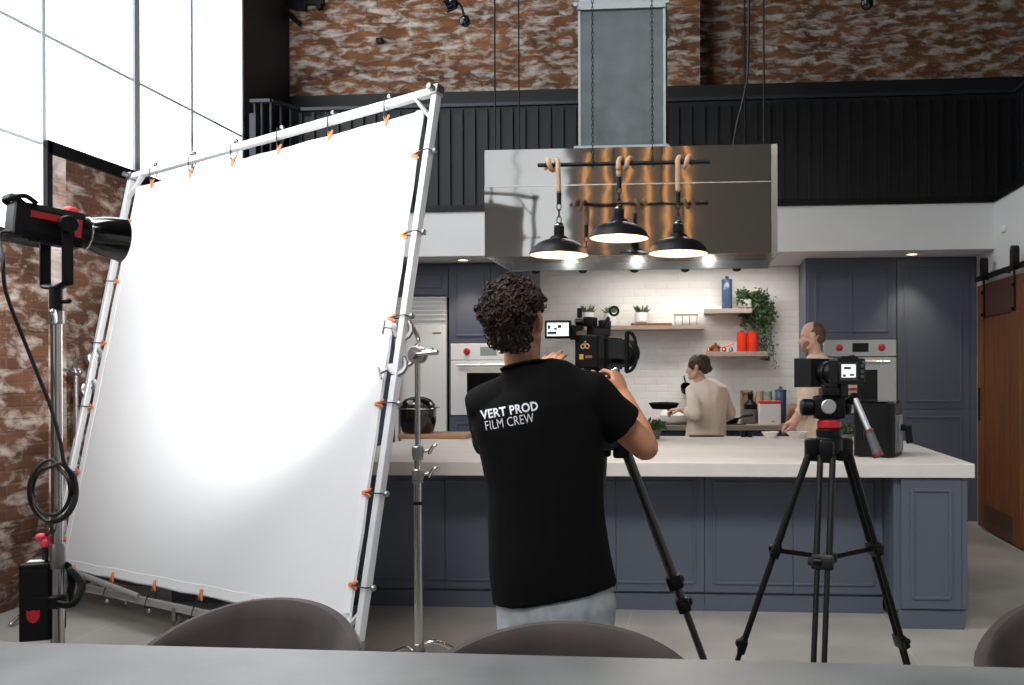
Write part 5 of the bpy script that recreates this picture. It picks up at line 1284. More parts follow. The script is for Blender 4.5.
for (x0_, z0_, x1_, z1_) in ((1, 1, -1, 1), (-1, 1, -1, -1), (-1, -1, 1, -1), (1, -1, 1, 1)):
    vs = []
    for y_, ww, hh in ((0.115, w0, h0), (0.21, w1_, h1)):
        for s_ in (1.0, 0.95):
            vs.append([b.verts.new(q(-0.012 + x0_ * ww * s_, y_, -0.004 + z0_ * hh * s_)), b.verts.new(q(-0.012 + x1_ * ww * s_, y_, -0.004 + z1_ * hh * s_))])
    a_, b_, c_, d_ = vs
    b.faces.new((a_[0], a_[1], c_[1], c_[0])); b.faces.new((b_[1], b_[0], d_[0], d_[1])); b.faces.new((c_[0], c_[1], d_[1], d_[0])); b.faces.new((a_[1], a_[0], b_[0], b_[1]))
box(b, q(-0.012, 0.116, -0.004), (0.118, 0.006, 0.102), R, 0.002); mk('lens_hood', b, 'black_matte', ln, False)
b = BM(); cyl(b, q(-0.012, 0.118, -0.004), 0.036, 0.004, fa, 28); mk('front_glass', b, 'lens_glass', ln)
b = BM(); box(b, q(-0.03, 0, -0.065), (0.034, 0.05, 0.05), R, 0.005); mk('base_plate', b, 'black_metal', t, False)

# film camera in front of the man
cw = 3.0
apx2 = P(606, 434, cw)
feet2 = [floorpx(748, 3.0), floorpx(516, 2.98), floorpx(545, 3.44)]
ctr = V((apx2.x, apx2.y, 0))
feet2[1] = ctr + (FWD * -0.17 - r0 * 0.47); feet2[2] = ctr + (FWD * 0.46 - r0 * 0.10)
tri2 = tripod('black carbon tripod under the film camera, one leg showing right of the man in black', apx2, feet2, 'carbon', 0.02, 0.0185, 0.40, None, 'black_plastic', True, 0.47)
b = BM(); cyl(b, apx2, 0.045, 0.05, (0, 0, 1), 24, 0.006); box(b, apx2 + UP * 0.09, (0.10, 0.085, 0.09), None, 0.015); hd2 = mk('fluid_head', b, 'black_plastic', tri2)
b = BM(); box(b, apx2 + UP * 0.142, (0.06, 0.13, 0.02), None, 0.004); mk('quick_plate', b, 'aluminium', hd2)
b = BM(); cyl(b, apx2 + UP * 0.1 + RT * 0.05, 0.02, 0.03, RT, 16, 0.004); mk('drag_knob', b, 'black_plastic', hd2)
b = BM(); tube(b, apx2 + UP * 0.09 - RT * 0.05, apx2 + UP * 0.0 - RT * 0.16 - FWD * 0.10, 0.011, 10); mk('pan_handle', b, 'black_metal', hd2)
fc = P(598, 352, 3.02)
fR, q = camframe(fc, math.radians(-24))
fwd2 = fR @ V((0, 1, 0)); rt2 = fR @ V((1, 0, 0))
t = thing('film_camera', apx2 + UP * 0.155, 'black cinema camera with flip screen that the man in black is operating', 'camera')
b = BM(); box(b, q(0, 0.04, -0.005), (0.10, 0.13, 0.115), fR, 0.008); box(b, q(0.0, 0.12, 0.0), (0.085, 0.04, 0.095), fR, 0.006); mk('body', b, 'black_plastic', t, False)
b = BM(); box(b, q(-0.004, -0.055, 0.0), (0.092, 0.055, 0.118), fR, 0.006); bt = mk('battery', b, 'black_plastic', t, False)
bo = q(-0.008, -0.0832, 0.018)
b = BM()
for s_ in (-1, 1): torus(b, bo + rt2 * 0.0085 * s_, fwd2, 0.0075, 0.0022, 20, 6)
torus(b, bo + UP * 0.013, fwd2, 0.004, 0.001, 14, 5)
mk('ring_emblem', b, 'logo_sand', bt)
b = BM(); box(b, q(-0.022, -0.083, -0.018), (0.016, 0.0015, 0.018), fR); mk('orange_mark', b, 'logo_orange', bt, False)
b = BM(); box(b, q(0.006, -0.083, -0.018), (0.026, 0.001, 0.010), fR); mk('print_bar', b, 'chair_leg_wood', bt, False)
b = BM(); lathe(b, [(0.036, 0.13), (0.04, 0.14), (0.04, 0.165), (0.036, 0.168), (0.036, 0.178), (0.041, 0.18), (0.041, 0.20), (0.046, 0.203), (0.046, 0.214), (0.042, 0.214)], q(0, 0, 0.0), fwd2, 36); ln = mk('lens', b, 'black_plastic', t)
b = BM(); lathe(b, [(0.047, 0.205), (0.052, 0.21), (0.054, 0.245), (0.051, 0.245), (0.047, 0.215), (0.044, 0.213)], q(0, 0, 0), fwd2, 36, True); mk('lens_shade', b, 'black_matte', ln)
b = BM(); lathe(b, [(0.0, 0.206), (0.043, 0.206), (0.043, 0.209), (0.0, 0.209)], q(0, 0, 0), fwd2, 28, True); mk('front_glass', b, 'lens_glass', ln)
# loop grip beyond the lens
b = BM(); g0 = P(628.5, 353, 2.98)
pts = [g0 + UP * 0.072 - RT * 0.005, g0 + UP * 0.066 + RT * 0.014, g0 + UP * 0.03 + RT * 0.026, g0 - UP * 0.03 + RT * 0.026, g0 - UP * 0.058 + RT * 0.012, g0 - UP * 0.066 - RT * 0.006]
sweep(b, smooth_path(pts, 6), [(0.006, 0.014)] * 31, 10, RT, rnd=True); sweep(b, smooth_path([g0 + UP * 0.072 - RT * 0.005, g0 + UP * 0.02 - RT * 0.006, g0 - UP * 0.066 - RT * 0.006], 6), [(0.008, 0.014)] * 13, 10, RT); mk('side_grip', b, 'black_matte', t)
b = BM(); beam(b, q(0.03, 0.1, -0.03), g0 - UP * 0.03 - RT * 0.008, 0.018, 0.018, UP, 0.003); mk('grip_bracket', b, 'black_metal', t, False)
# top handle
b = BM(); beam(b, q(-0.006, -0.05, 0.075), q(-0.006, 0.09, 0.075), 0.034, 0.03, UP, 0.006); beam(b, q(-0.006, -0.03, 0.05), q(-0.006, -0.03, 0.08), 0.022, 0.02, None, 0.004); beam(b, q(-0.006, 0.07, 0.05), q(-0.006, 0.07, 0.08), 0.022, 0.02, None, 0.004)
box(b, q(-0.012, -0.035, 0.105), (0.03, 0.06, 0.035), fR, 0.006); box(b, q(0.012, 0.03, 0.10), (0.03, 0.05, 0.03), fR, 0.006); th = mk('top_handle', b, 'black_plastic', t, False)
b = BM(); cyl(b, P(579.5, 318, 2.96), 0.009, 0.035, UP, 14, 0.003); cyl(b, P(575, 322, 2.96), 0.011, 0.03, RT, 14, 0.003); mk('clamp_knob', b, 'black_metal', th)
b = BM(); torus(b, P(614, 311, 3.0), FWD, 0.015, 0.0045, 24, 8); beam(b, P(609, 317, 3.0), P(603, 327, 3.0), 0.012, 0.012, None, 0.002); mk('rod_ring', b, 'black_metal', th)
# flip screen, turned to the man
sc0 = P(558, 329.5, 2.94)
sR = Matrix.Rotation(YAW - 0.08, 3, 'Z')
b = BM(); box(b, sc0, (0.092, 0.014, 0.064), sR, 0.005); sm_ = mk('flip_screen', b, 'black_plastic', t, False)
b = BM(); box(b, sc0 - FWD * 0.0078, (0.076, 0.001, 0.046), sR); mk('screen', b, 'screen_light', sm_, False)
b = BM()
for x, z, w_, h_ in ((-0.02, -0.012, 0.03, 0.008), (0.02, -0.016, 0.03, 0.006), (0.006, 0.01, 0.012, 0.01), (0.028, 0.006, 0.01, 0.014), (-0.03, 0.008, 0.008, 0.012), (-0.008, 0.002, 0.01, 0.006)): box(b, sc0 - FWD * 0.0086 + RT * x + UP * z, (w_, 0.001, h_), sR)
mk('screen_picture', b, 'screen_dark', sm_, False)
b = BM(); beam(b, sc0 + RT * 0.044, P(583, 327, 2.97), 0.02, 0.016, UP, 0.004); cyl(b, P(573, 334, 2.95) - UP * 0.02, 0.012, 0.05, UP, 14, 0.003); mk('screen_arm', b, 'black_plastic', t, False)
b = BM(); sweep(b, smooth_path([P(604, 371, 2.95), P(609, 373, 2.93), P(616, 369, 2.93)], 5), [0.008] * 11, 10, rnd=True); ell(b, P(603, 372, 2.94), (0.011, 0.011, 0.011)); mk('lock_lever', b, 'chrome', t)
b = BM(); box(b, q(0, 0.03, -0.072), (0.07, 0.16, 0.02), fR, 0.003); mk('base_plate', b, 'black_metal', t, False)
# ================================================================== PEOPLE
from mathutils import noise
def wrinkle(o, amp, k, kz, seed=0.0):
    me = o.data; ns = [v.normal.copy() for v in me.vertices]
    for v, n in zip(me.vertices, ns):
        p = V((v.co.x * k + seed, v.co.y * k, v.co.z * kz))
        v.co += n * amp * (noise.noise(p) + 0.5 * noise.noise(p * 2.1))
def head_geo(b, c, R, s=1.0):
    q = lambda x, y, z: V(c) + R @ (V((x, y, z)) * s)
    e = lambda x, y, z, a, bb, cc: ell(b, q(x, y, z), (a * s, bb * s, cc * s), R, 20, 14)
    e(0, -0.012, 0.03, 0.076, 0.096, 0.088); e(0, 0.03, -0.035, 0.06, 0.062, 0.075); e(0, 0.066, -0.088, 0.03, 0.026, 0.024)
    for x in (-1, 1):
        sweep(b, [q(0.062 * x, -0.005, -0.05), q(0.045 * x, 0.04, -0.085), q(0.012 * x, 0.074, -0.095)], [0.02 * s, 0.021 * s, 0.022 * s], 10, rnd=True)
        e(0.042 * x, 0.06, -0.028, 0.022, 0.02, 0.02); e(0.078 * x, -0.006, -0.008, 0.009, 0.02, 0.034); e(0.083 * x, -0.016, 0.004, 0.006, 0.016, 0.024)
    e(0, 0.079, 0.022, 0.05, 0.014, 0.011)
    sweep(b, [q(0, 0.085, 0.008), q(0, 0.1, -0.018), q(0, 0.108, -0.034)], [0.009 * s, 0.0105 * s, 0.013 * s], 10, rnd=True)
    e(0.011, 0.097, -0.036, 0.009, 0.01, 0.008); e(-0.011, 0.097, -0.036, 0.009, 0.01, 0.008)
    e(0, 0.087, -0.056, 0.022, 0.01, 0.006); e(0, 0.085, -0.066, 0.019, 0.01, 0.007)
def eyes(parent, c, R, s=1.0):
    for x in (-1, 1):
        b = BM(); ell(b, V(c) + R @ (V((0.029 * x, 0.068, -0.002)) * s), (0.0125 * s, 0.0105 * s, 0.009 * s), R, 12, 8); o = mk('eye', b, 'warm_white', parent)
        b = BM(); ell(b, V(c) + R @ (V((0.029 * x, 0.0765, -0.002)) * s), (0.0055 * s, 0.003 * s, 0.0055 * s), R, 10, 6); mk('iris', b, 'hair_dark', o)
def hand_geo(b, w, d, n, th, curl=(0.5, 0.7, 0.5), s=1.0, spread=0.06, tcurl=0.35):
    """hand from the wrist w: fingers along d, palm facing n, thumb on side th (+1/-1 along d x n)"""
    w = V(w); d = V(d).normalized(); n = V(n); n = (n - d * n.dot(d)).normalized(); x = d.cross(n).normalized() * th
    sweep(b, [w - d * 0.03 * s, w + d * 0.015 * s, w + d * 0.05 * s, w + d * 0.088 * s], [(0.026 * s, 0.02 * s), (0.029 * s, 0.019 * s), (0.04 * s, 0.0165 * s), (0.039 * s, 0.013 * s)], 14, x, rnd=True)
    for i, (off, L) in enumerate(((0.029, 0.93), (0.0095, 1.0), (-0.010, 0.95), (-0.029, 0.76))):
        p = w + d * (0.088 - 0.006 * abs(i - 1)) * s + x * off * s; dd = (d + x * off * spread / 0.03).normalized(); a = 0
        pts = [p - dd * 0.02 * s, p]; c_ = [curl[0] * (1 + 0.12 * i), curl[1] * (1 + 0.05 * i), curl[2]]
        for sl, ca in zip((0.042, 0.027, 0.021), c_):
            a += ca; p = p + (dd * math.cos(a) + n * math.sin(a)) * sl * L * s; pts.append(p)
        sweep(b, pts, [0.0105 * s, 0.0102 * s, 0.0092 * s, 0.0084 * s, 0.0068 * s], 10, rnd=True)
    p = w + d * 0.028 * s + x * 0.026 * s + n * 0.006 * s; pts = [p]
    dt = (d * 0.62 + x * 0.72 + n * 0.32).normalized()
    for sl, m_ in ((0.04, 0.0), (0.032, tcurl), (0.024, tcurl)):
        dt = (dt - x * m_ * 0.7 + d * m_ * 0.4 + n * m_ * 0.3).normalized(); p = p + dt * sl * s; pts.append(p)
    sweep(b, pts, [0.0155 * s, 0.0125 * s, 0.0105 * s, 0.008 * s], 10, rnd=True)
def leg_geo(b, hip, foot, rad=(0.085, 0.07, 0.05, 0.055, 0.038), knee_fwd=V((0, 0.02, 0))):
    hip = V(hip); foot = V(foot); kn = hip.lerp(foot, 0.52) + knee_fwd
    sweep(b, [hip, hip.lerp(kn, 0.5), kn, kn.lerp(foot, 0.35), foot + V((0, 0, 0.03))], list(rad), 14, rnd=True)
def foot_geo(b, f, d, s=1.0):
    f = V(f); d = V(d).normalized(); x = V((-d.y, d.x, 0))
    sweep(b, [f - d * 0.06 + V((0, 0, 0.045)), f + V((0, 0, 0.05)), f + d * 0.09 + V((0, 0, 0.035)), f + d * 0.17 + V((0, 0, 0.025))], [(0.034, 0.04), (0.037, 0.045), (0.045, 0.032), (0.036, 0.022)], 12, x, rnd=True)

# ---------------------------------------------------------------- man with the film camera
def ring_path(spec):
    """[(px, py, w, half width px, half depth m)] -> points and radii"""
    pts = [P(a[0], a[1], a[2]) for a in spec]; rad = [(a[3] * a[2] / F, a[4]) for a in spec]
    return pts, rad
base = P(556, 600, 2.62)
man = thing('person', (base.x, base.y, 0), 'person in a black printed T-shirt and pale jeans operating a film camera, back turned', 'person')
hc1 = P(515.5, 320, 2.60); RH = Matrix.Rotation(YAW - math.radians(9), 3, 'Z') @ Matrix.Rotation(math.radians(4), 3, 'X')
b = BM(); head_geo(b, hc1, RH, 1.0)
sweep(b, [P(522, 385, 2.62), P(522, 366, 2.61), P(521, 348, 2.605), P(518, 325, 2.60)], [(0.06, 0.055), (0.055, 0.054), (0.053, 0.055), (0.056, 0.06)], 16, RT, rnd=True)
sp = [(557, 600, 2.63, 52, 0.10), (551, 560, 2.63, 52, 0.10), (546, 510, 2.63, 48, 0.095), (542, 455, 2.63, 54, 0.105), (538, 415, 2.62, 52, 0.095), (533, 392, 2.62, 38, 0.07), (525, 376, 2.62, 18, 0.05)]
p_, r_ = ring_path(sp); sweep(b, p_, r_, 20, RT, rnd=True)
shR, elR, wrR = P(588, 394, 2.62), P(645, 447, 2.71), P(623, 396, 2.85)
sweep(b, [shR, shR.lerp(elR, 0.5), shR.lerp(elR, 0.85), elR], [0.05, 0.05, 0.046, 0.044], 16, rnd=True)
sweep(b, [elR, elR.lerp(wrR, 0.3), elR.lerp(wrR, 0.7), wrR], [0.043, 0.045, 0.035, (0.029, 0.025)], 16, rnd=True)
hd_ = (P(615, 369, 2.91) - wrR)
hand_geo(b, wrR, hd_, -RT * 0.75 + FWD * 0.55, 1, (0.75, 0.9, 0.5), 1.0, tcurl=0.3)
shL, elL, wrL = P(487, 404, 2.62), P(497, 458, 2.80), P(541, 390, 2.90)
sweep(b, [shL, shL.lerp(elL, 0.5), elL], [0.042, 0.044, 0.042], 16, rnd=True); sweep(b, [elL, elL.lerp(wrL, 0.35), wrL], [0.043, 0.042, (0.029, 0.025)], 16, rnd=True)
hand_geo(b, wrL, P(551, 358, 2.92) - wrL, RT * 0.3 + FWD, -1, (0.25, 0.5, 0.4), 1.0)
hipL, hipR = P(531, 575, 2.63), P(580, 575, 2.63)
fL = V((hipL.x - 0.05, hipL.y + 0.02, 0.05)); fR_ = V((hipR.x + 0.05, hipR.y - 0.03, 0.05))
leg_geo(b, hipL, fL); leg_geo(b, hipR, fR_)
foot_geo(b, fL - V((0, 0, 0.045)), FWD - r0 * 0.2); foot_geo(b, fR_ - V((0, 0, 0.045)), FWD + r0 * 0.25)
body = fuse('body', b, 'skin', man, 0.005, 5, 0.5)
eyes(body, hc1, RH)
# T-shirt
b = BM()
sp = [(555, 594, 2.63, 62.5, 0.125), (552.5, 578, 2.63, 61.5, 0.125), (550, 560, 2.63, 60.5, 0.125), (547, 525, 2.63, 59, 0.12), (545, 485, 2.63, 58.5, 0.12), (541.5, 450, 2.63, 62, 0.125), (539, 425, 2.625, 66, 0.125), (537, 405, 2.62, 65, 0.12), (534, 390, 2.62, 57, 0.105), (529, 378, 2.615, 42, 0.085), (525, 371, 2.61, 30, 0.076), (523.5, 366, 2.605, 22.5, 0.070), (523, 363, 2.605, 20.5, 0.068)]
p_, r_ = ring_path(sp); sweep(b, p_, r_, 28, RT)
eS = shR.lerp(elR, 0.60)
sweep(b, [P(572, 392, 2.62), shR, shR.lerp(elR, 0.3), eS], [0.075, 0.078, 0.074, 0.073], 18, rnd=False)
eL_ = shL.lerp(elL, 0.72)
sweep(b, [P(505, 398, 2.62), shL, shL.lerp(elL, 0.35), eL_], [0.07, 0.070, 0.068, 0.068], 18, rnd=False)
tee = fuse('tshirt', b, 'tee_black', man, 0.006, 7, 0.5); wrinkle(tee, 0.005, 10, 3.0)
b = BM(); cr = []
for k in range(28):
    a = 2 * PI * k / 28; c_ = P(523.3, 365, 2.605)
    cr.append(c_ + RT * math.cos(a) * 0.062 + FWD * math.sin(a) * 0.065 + UP * (0.013 * math.cos(a) - 0.016 * math.sin(a) * (1 if math.sin(a) > 0 else 0.3)))
sweep(b, cr, [(0.005, 0.010)] * 28, 8, UP, closed=True); mk('collar', b, 'tee_black', tee)
# print on the back
bvh = BVHTree.FromPolygons([wm(tee) @ v.co for v in tee.data.vertices], [list(p.vertices) for p in tee.data.polygons])
def print_on(name, s, px, py, width, capx, bold, ang):
    me = text_mesh(s, 0.04, bold, 0.0, 1.0, 1.04)
    x0 = min(v.co.x for v in me.vertices); x1 = max(v.co.x for v in me.vertices); y0 = min(v.co.y for v in me.vertices); y1 = max(v.co.y for v in me.vertices)
    b2 = BM(); C = P(px, py, 2.40); Xd = RT * math.cos(ang) + UP * math.sin(ang); Yd = UP * math.cos(ang) - RT * math.sin(ang)
    for f in me.polygons: pass
    t2 = BM(); t2.from_mesh(me); bmesh.ops.triangulate(t2, faces=t2.faces)
    bmesh.ops.subdivide_edges(t2, edges=[e for e in t2.edges if e.calc_length() > 0.004], cuts=2)
    for v in t2.verts:
        tx = ((v.co.x - (x0 + x1) / 2) / (x1 - x0)) * width; ty = ((v.co.y - (y0 + y1) / 2) / (y1 - y0)) * capx
        Q = C + Xd * tx + Yd * ty
        hit = bvh.ray_cast(Q, (Q - CAM).normalized())[0]
        v.co = (hit if hit is not None else Q) - FWD * 0.0018
    me2 = bpy.data.meshes.new(name); bmesh.ops.recalc_face_normals(t2, faces=t2.faces); t2.to_mesh(me2); t2.free(); bpy.data.meshes.remove(me)
    finish(me2, name, 'print_white', tee, False)
kk = 2.40 / F
print_on('printed_text', 'VERT PROD', 509.3, 410.3, 58 * kk, 9.4 * kk, 0.0011, math.radians(9.5))
print_on('printed_text', 'FILM CREW', 509.6, 421.6, 49 * kk, 9.2 * kk, -0.0002, math.radians(9.8))
# jeans
b = BM(); sp = [(556, 640, 2.64, 58, 0.12), (556, 605, 2.63, 60, 0.118), (553, 575, 2.63, 58, 0.115), (551, 560, 2.63, 55, 0.11)]
p_, r_ = ring_path(sp); sweep(b, p_, r_, 24, RT, rnd=False)
leg_geo(b, P(530, 625, 2.63), fL + V((0, 0, 0.04)), (0.098, 0.088, 0.072, 0.068, 0.06)); leg_geo(b, P(583, 625, 2.63), fR_ + V((0, 0, 0.04)), (0.098, 0.088, 0.072, 0.068, 0.06))
jn = fuse('jeans', b, 'denim', man, 0.007, 5, 0.5); wrinkle(jn, 0.004, 16, 9, 3.0)
for f_, d_ in ((fL, FWD - r0 * 0.2), (fR_, FWD + r0 * 0.25)):
    b = BM(); f0 = f_ - V((0, 0, 0.05)); d_ = d_.normalized(); x_ = V((-d_.y, d_.x, 0))
    sweep(b, [f0 - d_ * 0.07 + V((0, 0, 0.052)), f0 + V((0, 0, 0.06)), f0 + d_ * 0.09 + V((0, 0, 0.044)), f0 + d_ * 0.185 + V((0, 0, 0.034))], [(0.042, 0.05), (0.045, 0.056), (0.052, 0.042), (0.044, 0.032)], 14, x_, rnd=True)
    fuse('shoe', b, 'shoe', man, 0.006, 4)
# curly hair
random.seed(11)
b = BM(); q = lambda x, y, z: hc1 + RH @ V((x, y, z))
ell(b, q(0, -0.024, 0.030), (0.079, 0.090, 0.077), RH, 20, 14); ell(b, q(0, -0.06, -0.02), (0.068, 0.05, 0.07), RH, 18, 12)
for k in range(900):
    d = V((random.gauss(0, 1), random.gauss(-0.25, 1), random.gauss(0.25, 1))).normalized()
    if d.y > 0.55 and d.z < 0.35: continue
    if d.z < -0.25 and d.y > -0.25: continue
    rr = V((0.079, 0.096, 0.082)); c_ = V((-0.002, -0.027, 0.032)) + V((d.x * rr.x, d.y * rr.y, d.z * rr.z)) * random.uniform(0.94, 1.13)
    if d.z < -0.55: c_.z = max(c_.z, -0.075)
    s_ = random.uniform(0.006, 0.012) * (0.75 if d.z < -0.3 else 1.0)
    if d.x > 0.6 and d.z < 0.12 and d.y > -0.5: continue
    ell(b, q(*c_), (s_, s_ * random.uniform(0.8, 1.2), s_ * random.uniform(0.8, 1.3)), None, 8, 6)
for k in range(60):
    a = random.uniform(-1, 1); c_ = V((a * 0.062, -0.088 + abs(a) * 0.022, random.uniform(-0.085, -0.01))); s_ = random.uniform(0.007, 0.011); ell(b, q(*c_), (s_, s_, s_ * 1.4), None, 8, 6)
me = evaluated(b, [('REMESH', {'mode': 'VOXEL', 'voxel_size': 0.0045}), ('SMOOTH', {'iterations': 3, 'factor': 0.5})]); me.materials.clear()
b = BM(); b.from_mesh(me); b.normal_update(); bpy.data.meshes.remove(me)
vs = [(v.co.copy(), v.normal.copy()) for v in b.verts]
for k in range(1700):
    p, n = random.choice(vs)
    if n.dot(p - hc1) < 0: continue
    ql = RH.inverted() @ (p - hc1)
    if ql.x > 0.05 and ql.z < 0.03 and ql.y > -0.05: continue
    d = (n + V((random.gauss(0, 0.5), random.gauss(0, 0.5), random.gauss(0, 0.5)))).normalized()
    X, Y, Z = frame(d, V((random.gauss(0, 1), random.gauss(0, 1), random.gauss(0, 1)))); R_ = random.uniform(0.005, 0.010); lift = random.uniform(0.003, 0.008)
    pts = [p - n * 0.004 + Z * lift * (a_ / 3.0) + X * (math.cos(a_ * 1.15) - 1) * R_ + Y * math.sin(a_ * 1.15) * R_ for a_ in (0, 1, 2, 3, 4)]
    sweep(b, pts, [0.0036, 0.0040, 0.0038, 0.0030, 0.0012], 5)
hr = mk('hair', b, 'hair_dark', man)
b = BM()
for k in range(90):
    a = random.uniform(-1.35, 1.35); rr = 1.0; z = random.uniform(-0.105, -0.045)
    f = (z + 0.115) / 0.07; c_ = V((0.064 * math.sin(a) * (0.75 + 0.25 * f), 0.028 + 0.066 * math.cos(a) - 0.01 * f, z))
    ell(b, q(*c_), (0.009, 0.008, 0.010), None, 7, 5)
fuse('beard', b, 'hair_dark', man, 0.005, 2)

# ---------------------------------------------------------------- the two cooks
def cook(label, hc, yaw, pitch, hs, neck, torso, arms, hips, feet, skin, shirt, trousers, fdir):
    base = (feet[0] + feet[1]) / 2
    t = thing('person', (base.x, base.y, 0), label, 'person')
    R = Matrix.Rotation(YAW + yaw, 3, 'Z') @ Matrix.Rotation(pitch, 3, 'X')
    b = BM(); head_geo(b, hc, R, hs)
    sweep(b, [neck, neck.lerp(hc, 0.5), hc - R @ V((0, 0.01, 0.02))], [(0.062, 0.058), 0.05 * hs, 0.053 * hs], 14, rnd=True)
    pts, rad = torso; sweep(b, pts, [(r[0] * 0.84, r[1] * 0.84) for r in rad], 18, RT, rnd=True)
    for sh, el, wr, hd, hn, th, cu in arms:
        sweep(b, [sh, sh.lerp(el, 0.5), el], [0.052, 0.045, 0.038], 12, rnd=True); sweep(b, [el, el.lerp(wr, 0.35), wr], [0.038, 0.037, (0.026, 0.022)], 12, rnd=True)
        hand_geo(b, wr, hd, hn, th, cu, 0.95)
    for h_, f_ in zip(hips, feet): leg_geo(b, h_, f_ + V((0, 0, 0.04))); foot_geo(b, f_, fdir)
    bd = fuse('body', b, skin, t, 0.0065, 4); eyes(bd, hc, R, hs)
    b = BM(); sweep(b, pts, rad, 24, RT)
    for sh, el, wr, hd, hn, th, cu in arms:
        sweep(b, [sh.lerp(pts[-2], 0.35), sh, sh.lerp(el, 0.5), el], [0.07, 0.072, 0.068, 0.064], 14, rnd=True); sweep(b, [el, el.lerp(wr, 0.6)], [0.06, 0.052], 14, rnd=False)
    s_ = fuse('shirt', b, shirt, t, 0.008, 6); wrinkle(s_, 0.014, 9, 3.5, hc.x)
    b = BM(); sweep(b, [pts[0] - V((0, 0, 0.12)), pts[0] + V((0, 0, 0.08))], [(rad[0][0] * 0.88, rad[0][1] * 0.9)] * 2, 18, RT)
    for h_, f_ in zip(hips, feet): leg_geo(b, h_, f_ + V((0, 0, 0.08)), (0.095, 0.085, 0.07, 0.065, 0.058))
    fuse('trousers', b, trousers, t, 0.01, 4)
    for f_ in feet:
        b = BM(); d_ = V(fdir).normalized(); x_ = V((-d_.y, d_.x, 0)); sweep(b, [f_ - d_ * 0.07 + V((0, 0, 0.05)), f_ + V((0, 0, 0.055)), f_ + d_ * 0.09 + V((0, 0, 0.042)), f_ + d_ * 0.18 + V((0, 0, 0.032))], [(0.04, 0.048), (0.043, 0.053), (0.05, 0.04), (0.042, 0.03)], 12, x_, rnd=True); fuse('shoe', b, 'shoe', t, 0.008, 3)
    return t, R
# woman with the pan
w = 7.6
S = lambda px, py, dw=0.0: P(px, py, w + dw)
hcw = S(697.5, 367.5)
tp_, tr_ = ring_path([(706, 446, w, 22.5, 0.15), (706, 434, w, 21, 0.145), (706.5, 415, w, 19.5, 0.14), (706, 400, w, 20, 0.14), (705, 391, w, 19, 0.12), (702.5, 385, w, 13, 0.09), (700.5, 380.5, w, 7.5, 0.07)])
fo = [V((S(700, 450).x, S(700, 450).y, 0)), V((S(715, 450).x, S(715, 450).y + 0.05, 0))]
aL = (S(693, 390, 0.0), S(696, 415, -0.19), S(680.5, 409.5, -0.04), -RT * 1.0 - UP * 0.05, -UP, 1, (0.55, 1.0, 0.7))
aR = (S(720, 390, 0.05), S(729, 413, 0.12), S(722, 420, 0.32), FWD, -UP, 1, (0.3, 0.4, 0.3))
wom, RW = cook('person in a loose cream shirt with dark hair tied back, holding a frying pan', hcw, math.radians(72), math.radians(-4), 0.95, S(700, 384), (tp_, tr_), (aL, aR),
               [S(699, 455), S(714, 455)], fo, 'skin_pale', 'cream_shirt', 'dark_trousers', -r0 + FWD * 0.3)
b = BM(); q = lambda x, y, z: hcw + RW @ (V((x, y, z)) * 0.95)
ell(b, q(0, -0.024, 0.042), (0.083, 0.1, 0.088), RW, 18, 12); ell(b, q(0, -0.075, 0.005), (0.062, 0.05, 0.07), RW, 16, 10); ell(b, q(0.0, -0.108, -0.02), (0.03, 0.032, 0.034), RW, 14, 10)
for x in (-1, 1): ell(b, q(0.07 * x, 0.02, 0.03), (0.014, 0.05, 0.05), RW, 12, 8)
h_ = fuse('hair', b, 'hair_brown', wom, 0.006, 4); wrinkle(h_, 0.005, 70, 25)
pp = S(664, 407, 0.13)
pp = S(664, 408.5, 0.17); HH = S(680.5, 409.5, -0.04) - RT * 0.085 - UP * 0.045; d0 = HH - (pp + UP * 0.04)
pan('frying_pan', pp, 0.142, 0.05, 'black frying pan held up by the person in the loose cream shirt', d0, d0.length - 0.135 + 0.035, 'black_matte', UP * 1.0 - FWD * 0.04)
# bald man
w = 7.35
hcm = S(812, 336.5)
tp_, tr_ = ring_path([(815, 446, w, 19, 0.17), (815, 425, w, 18.5, 0.17), (816, 400, w, 18.5, 0.18), (817, 378, w, 19, 0.19), (817.5, 366, w, 17, 0.16), (816.5, 359, w, 11.5, 0.10), (815, 353.5, w, 8, 0.075)])
fo = [V((S(808, 450).x, S(808, 450).y, 0)), V((S(824, 450).x, S(824, 450).y + 0.06, 0))]
aL = (S(816, 371, -0.14), S(805, 405, -0.17), S(796.5, 422, -0.16), -RT * 0.4 - UP * 0.6, FWD * 0.4 - RT * 0.3, -1, (0.35, 0.6, 0.5))
aR = (S(817, 371, 0.17), S(806, 405, 0.2), S(793, 420, 0.14), -RT * 0.6 - UP * 0.4, FWD * 0.2 - UP, 1, (0.3, 0.5, 0.4))
bald, RB = cook('person with thinning ginger hair and beard in a beige top, behind the second camera', hcm, math.radians(78), math.radians(-8), 1.06, S(816, 358), (tp_, tr_), (aL, aR),
               [S(808, 455), S(823, 455)], fo, 'skin_pale', 'cream_tunic', 'dark_trousers', -r0)
b = BM(); q = lambda x, y, z: hcm + RB @ (V((x, y, z)) * 1.06)
ell(b, q(0, -0.030, 0.036), (0.079, 0.086, 0.085), RB, 18, 12); ell(b, q(0, -0.06, -0.02), (0.066, 0.05, 0.055), RB, 16, 10)
for x in (-1, 1): ell(b, q(0.070 * x, -0.02, 0.022), (0.010, 0.034, 0.036), RB, 12, 8)
h_ = fuse('hair', b, 'hair_ginger', bald, 0.006, 3); wrinkle(h_, 0.0015, 80, 80)
b = BM()
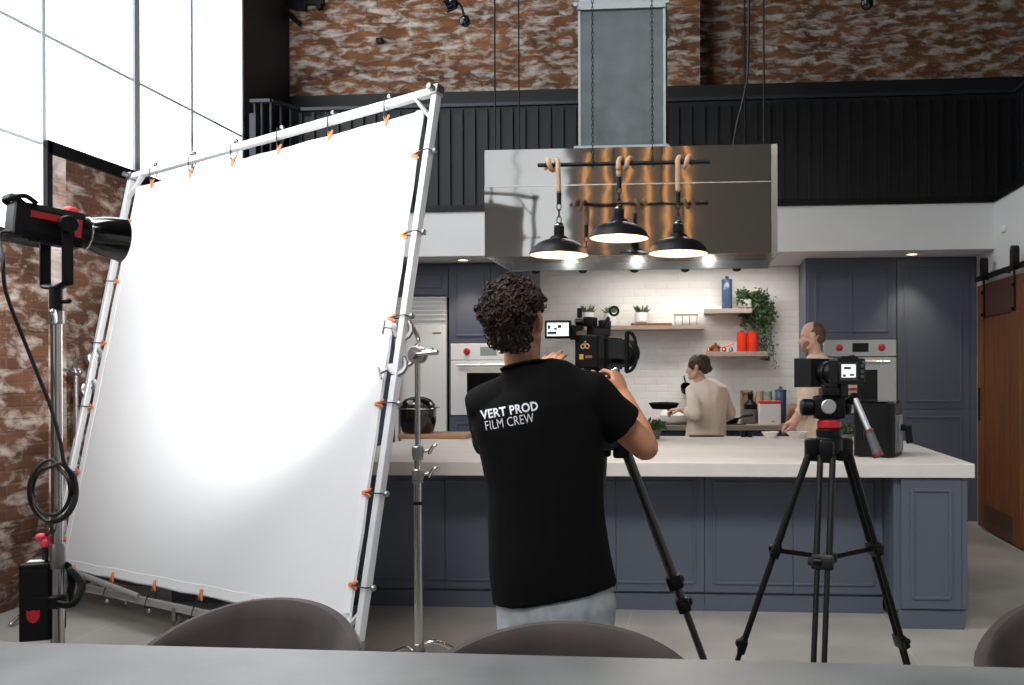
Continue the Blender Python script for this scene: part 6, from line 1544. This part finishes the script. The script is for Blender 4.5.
for k in range(260):
    a = random.uniform(-1.5, 1.5); z = random.uniform(-0.112, -0.04)
    if abs(a) < 0.55 and z > -0.072: continue
    f = (z + 0.115) / 0.07; c_ = V((0.066 * math.sin(a) * (0.75 + 0.25 * f), 0.024 + 0.068 * math.cos(a) - 0.008 * f, z)); ell(b, q(*c_), (0.0095, 0.008, 0.010), None, 7, 5)
fuse('beard', b, 'beard_ginger', bald, 0.006, 5)
# dark pot on a wall hook and the towel on the oven handle
c = onY(686, 383, YS - 0.03); t = thing('saucepan', c, 'small black saucepan hanging on the tiled wall beside the cream shirted person', 'pan')
b = BM(); lathe(b, [(0, -0.03), (0.05, -0.02), (0.058, 0.05), (0.053, 0.05), (0.046, -0.012), (0, -0.012)], onY(686, 389.5, YS - 0.06), FWD * -0.6 + UP * 0.5, 28, True); mk('bowl', b, 'black_matte', t)
b = BM(); tube(b, onY(686, 386, YS - 0.03), onY(684, 376, YS - 0.012), 0.007, 8); mk('handle', b, 'black_plastic', t)
a = onY(838, 360, YC - 0.09); c = onY(857, 360, YC - 0.09)
zt0 = zo - 0.165 - 0.055
t = thing('tea_towel', ((a.x + c.x) / 2, YC - 0.09, zt0 - 0.42), 'pale pink tea towel with red stripes hung over the oven handle', 'towel')
def towel(z0, z1, off, y):
    b = BM(); N = 14; ra_, rb_ = [], []
    for k in range(N + 1):
        x = a.x + (c.x - a.x) * k / N; yy = y + 0.006 * math.sin(k * 1.3)
        ra_.append(b.verts.new((x, yy, z0))); rb_.append(b.verts.new((x, yy, z1)))
    for k in range(N): b.faces.new((ra_[k], ra_[k + 1], rb_[k + 1], rb_[k]))
    return evaluated(b, [('SOLIDIFY', {'thickness': 0.004 + off, 'offset': 0.0})])
for nm, z0, z1, off, m in (('cloth', zt0 - 0.42, zt0 + 0.018, 0.0, 'cream_tunic'), ('stripe', zt0 - 0.22, zt0 - 0.195, 0.003, 'apron_red'), ('stripe', zt0 - 0.275, zt0 - 0.25, 0.003, 'apron_red'), ('stripe', zt0 - 0.36, zt0 - 0.335, 0.003, 'apron_red')):
    me = towel(z0, z1, off, YC - 0.092); me.materials.clear(); finish(me, nm, m, t, True)
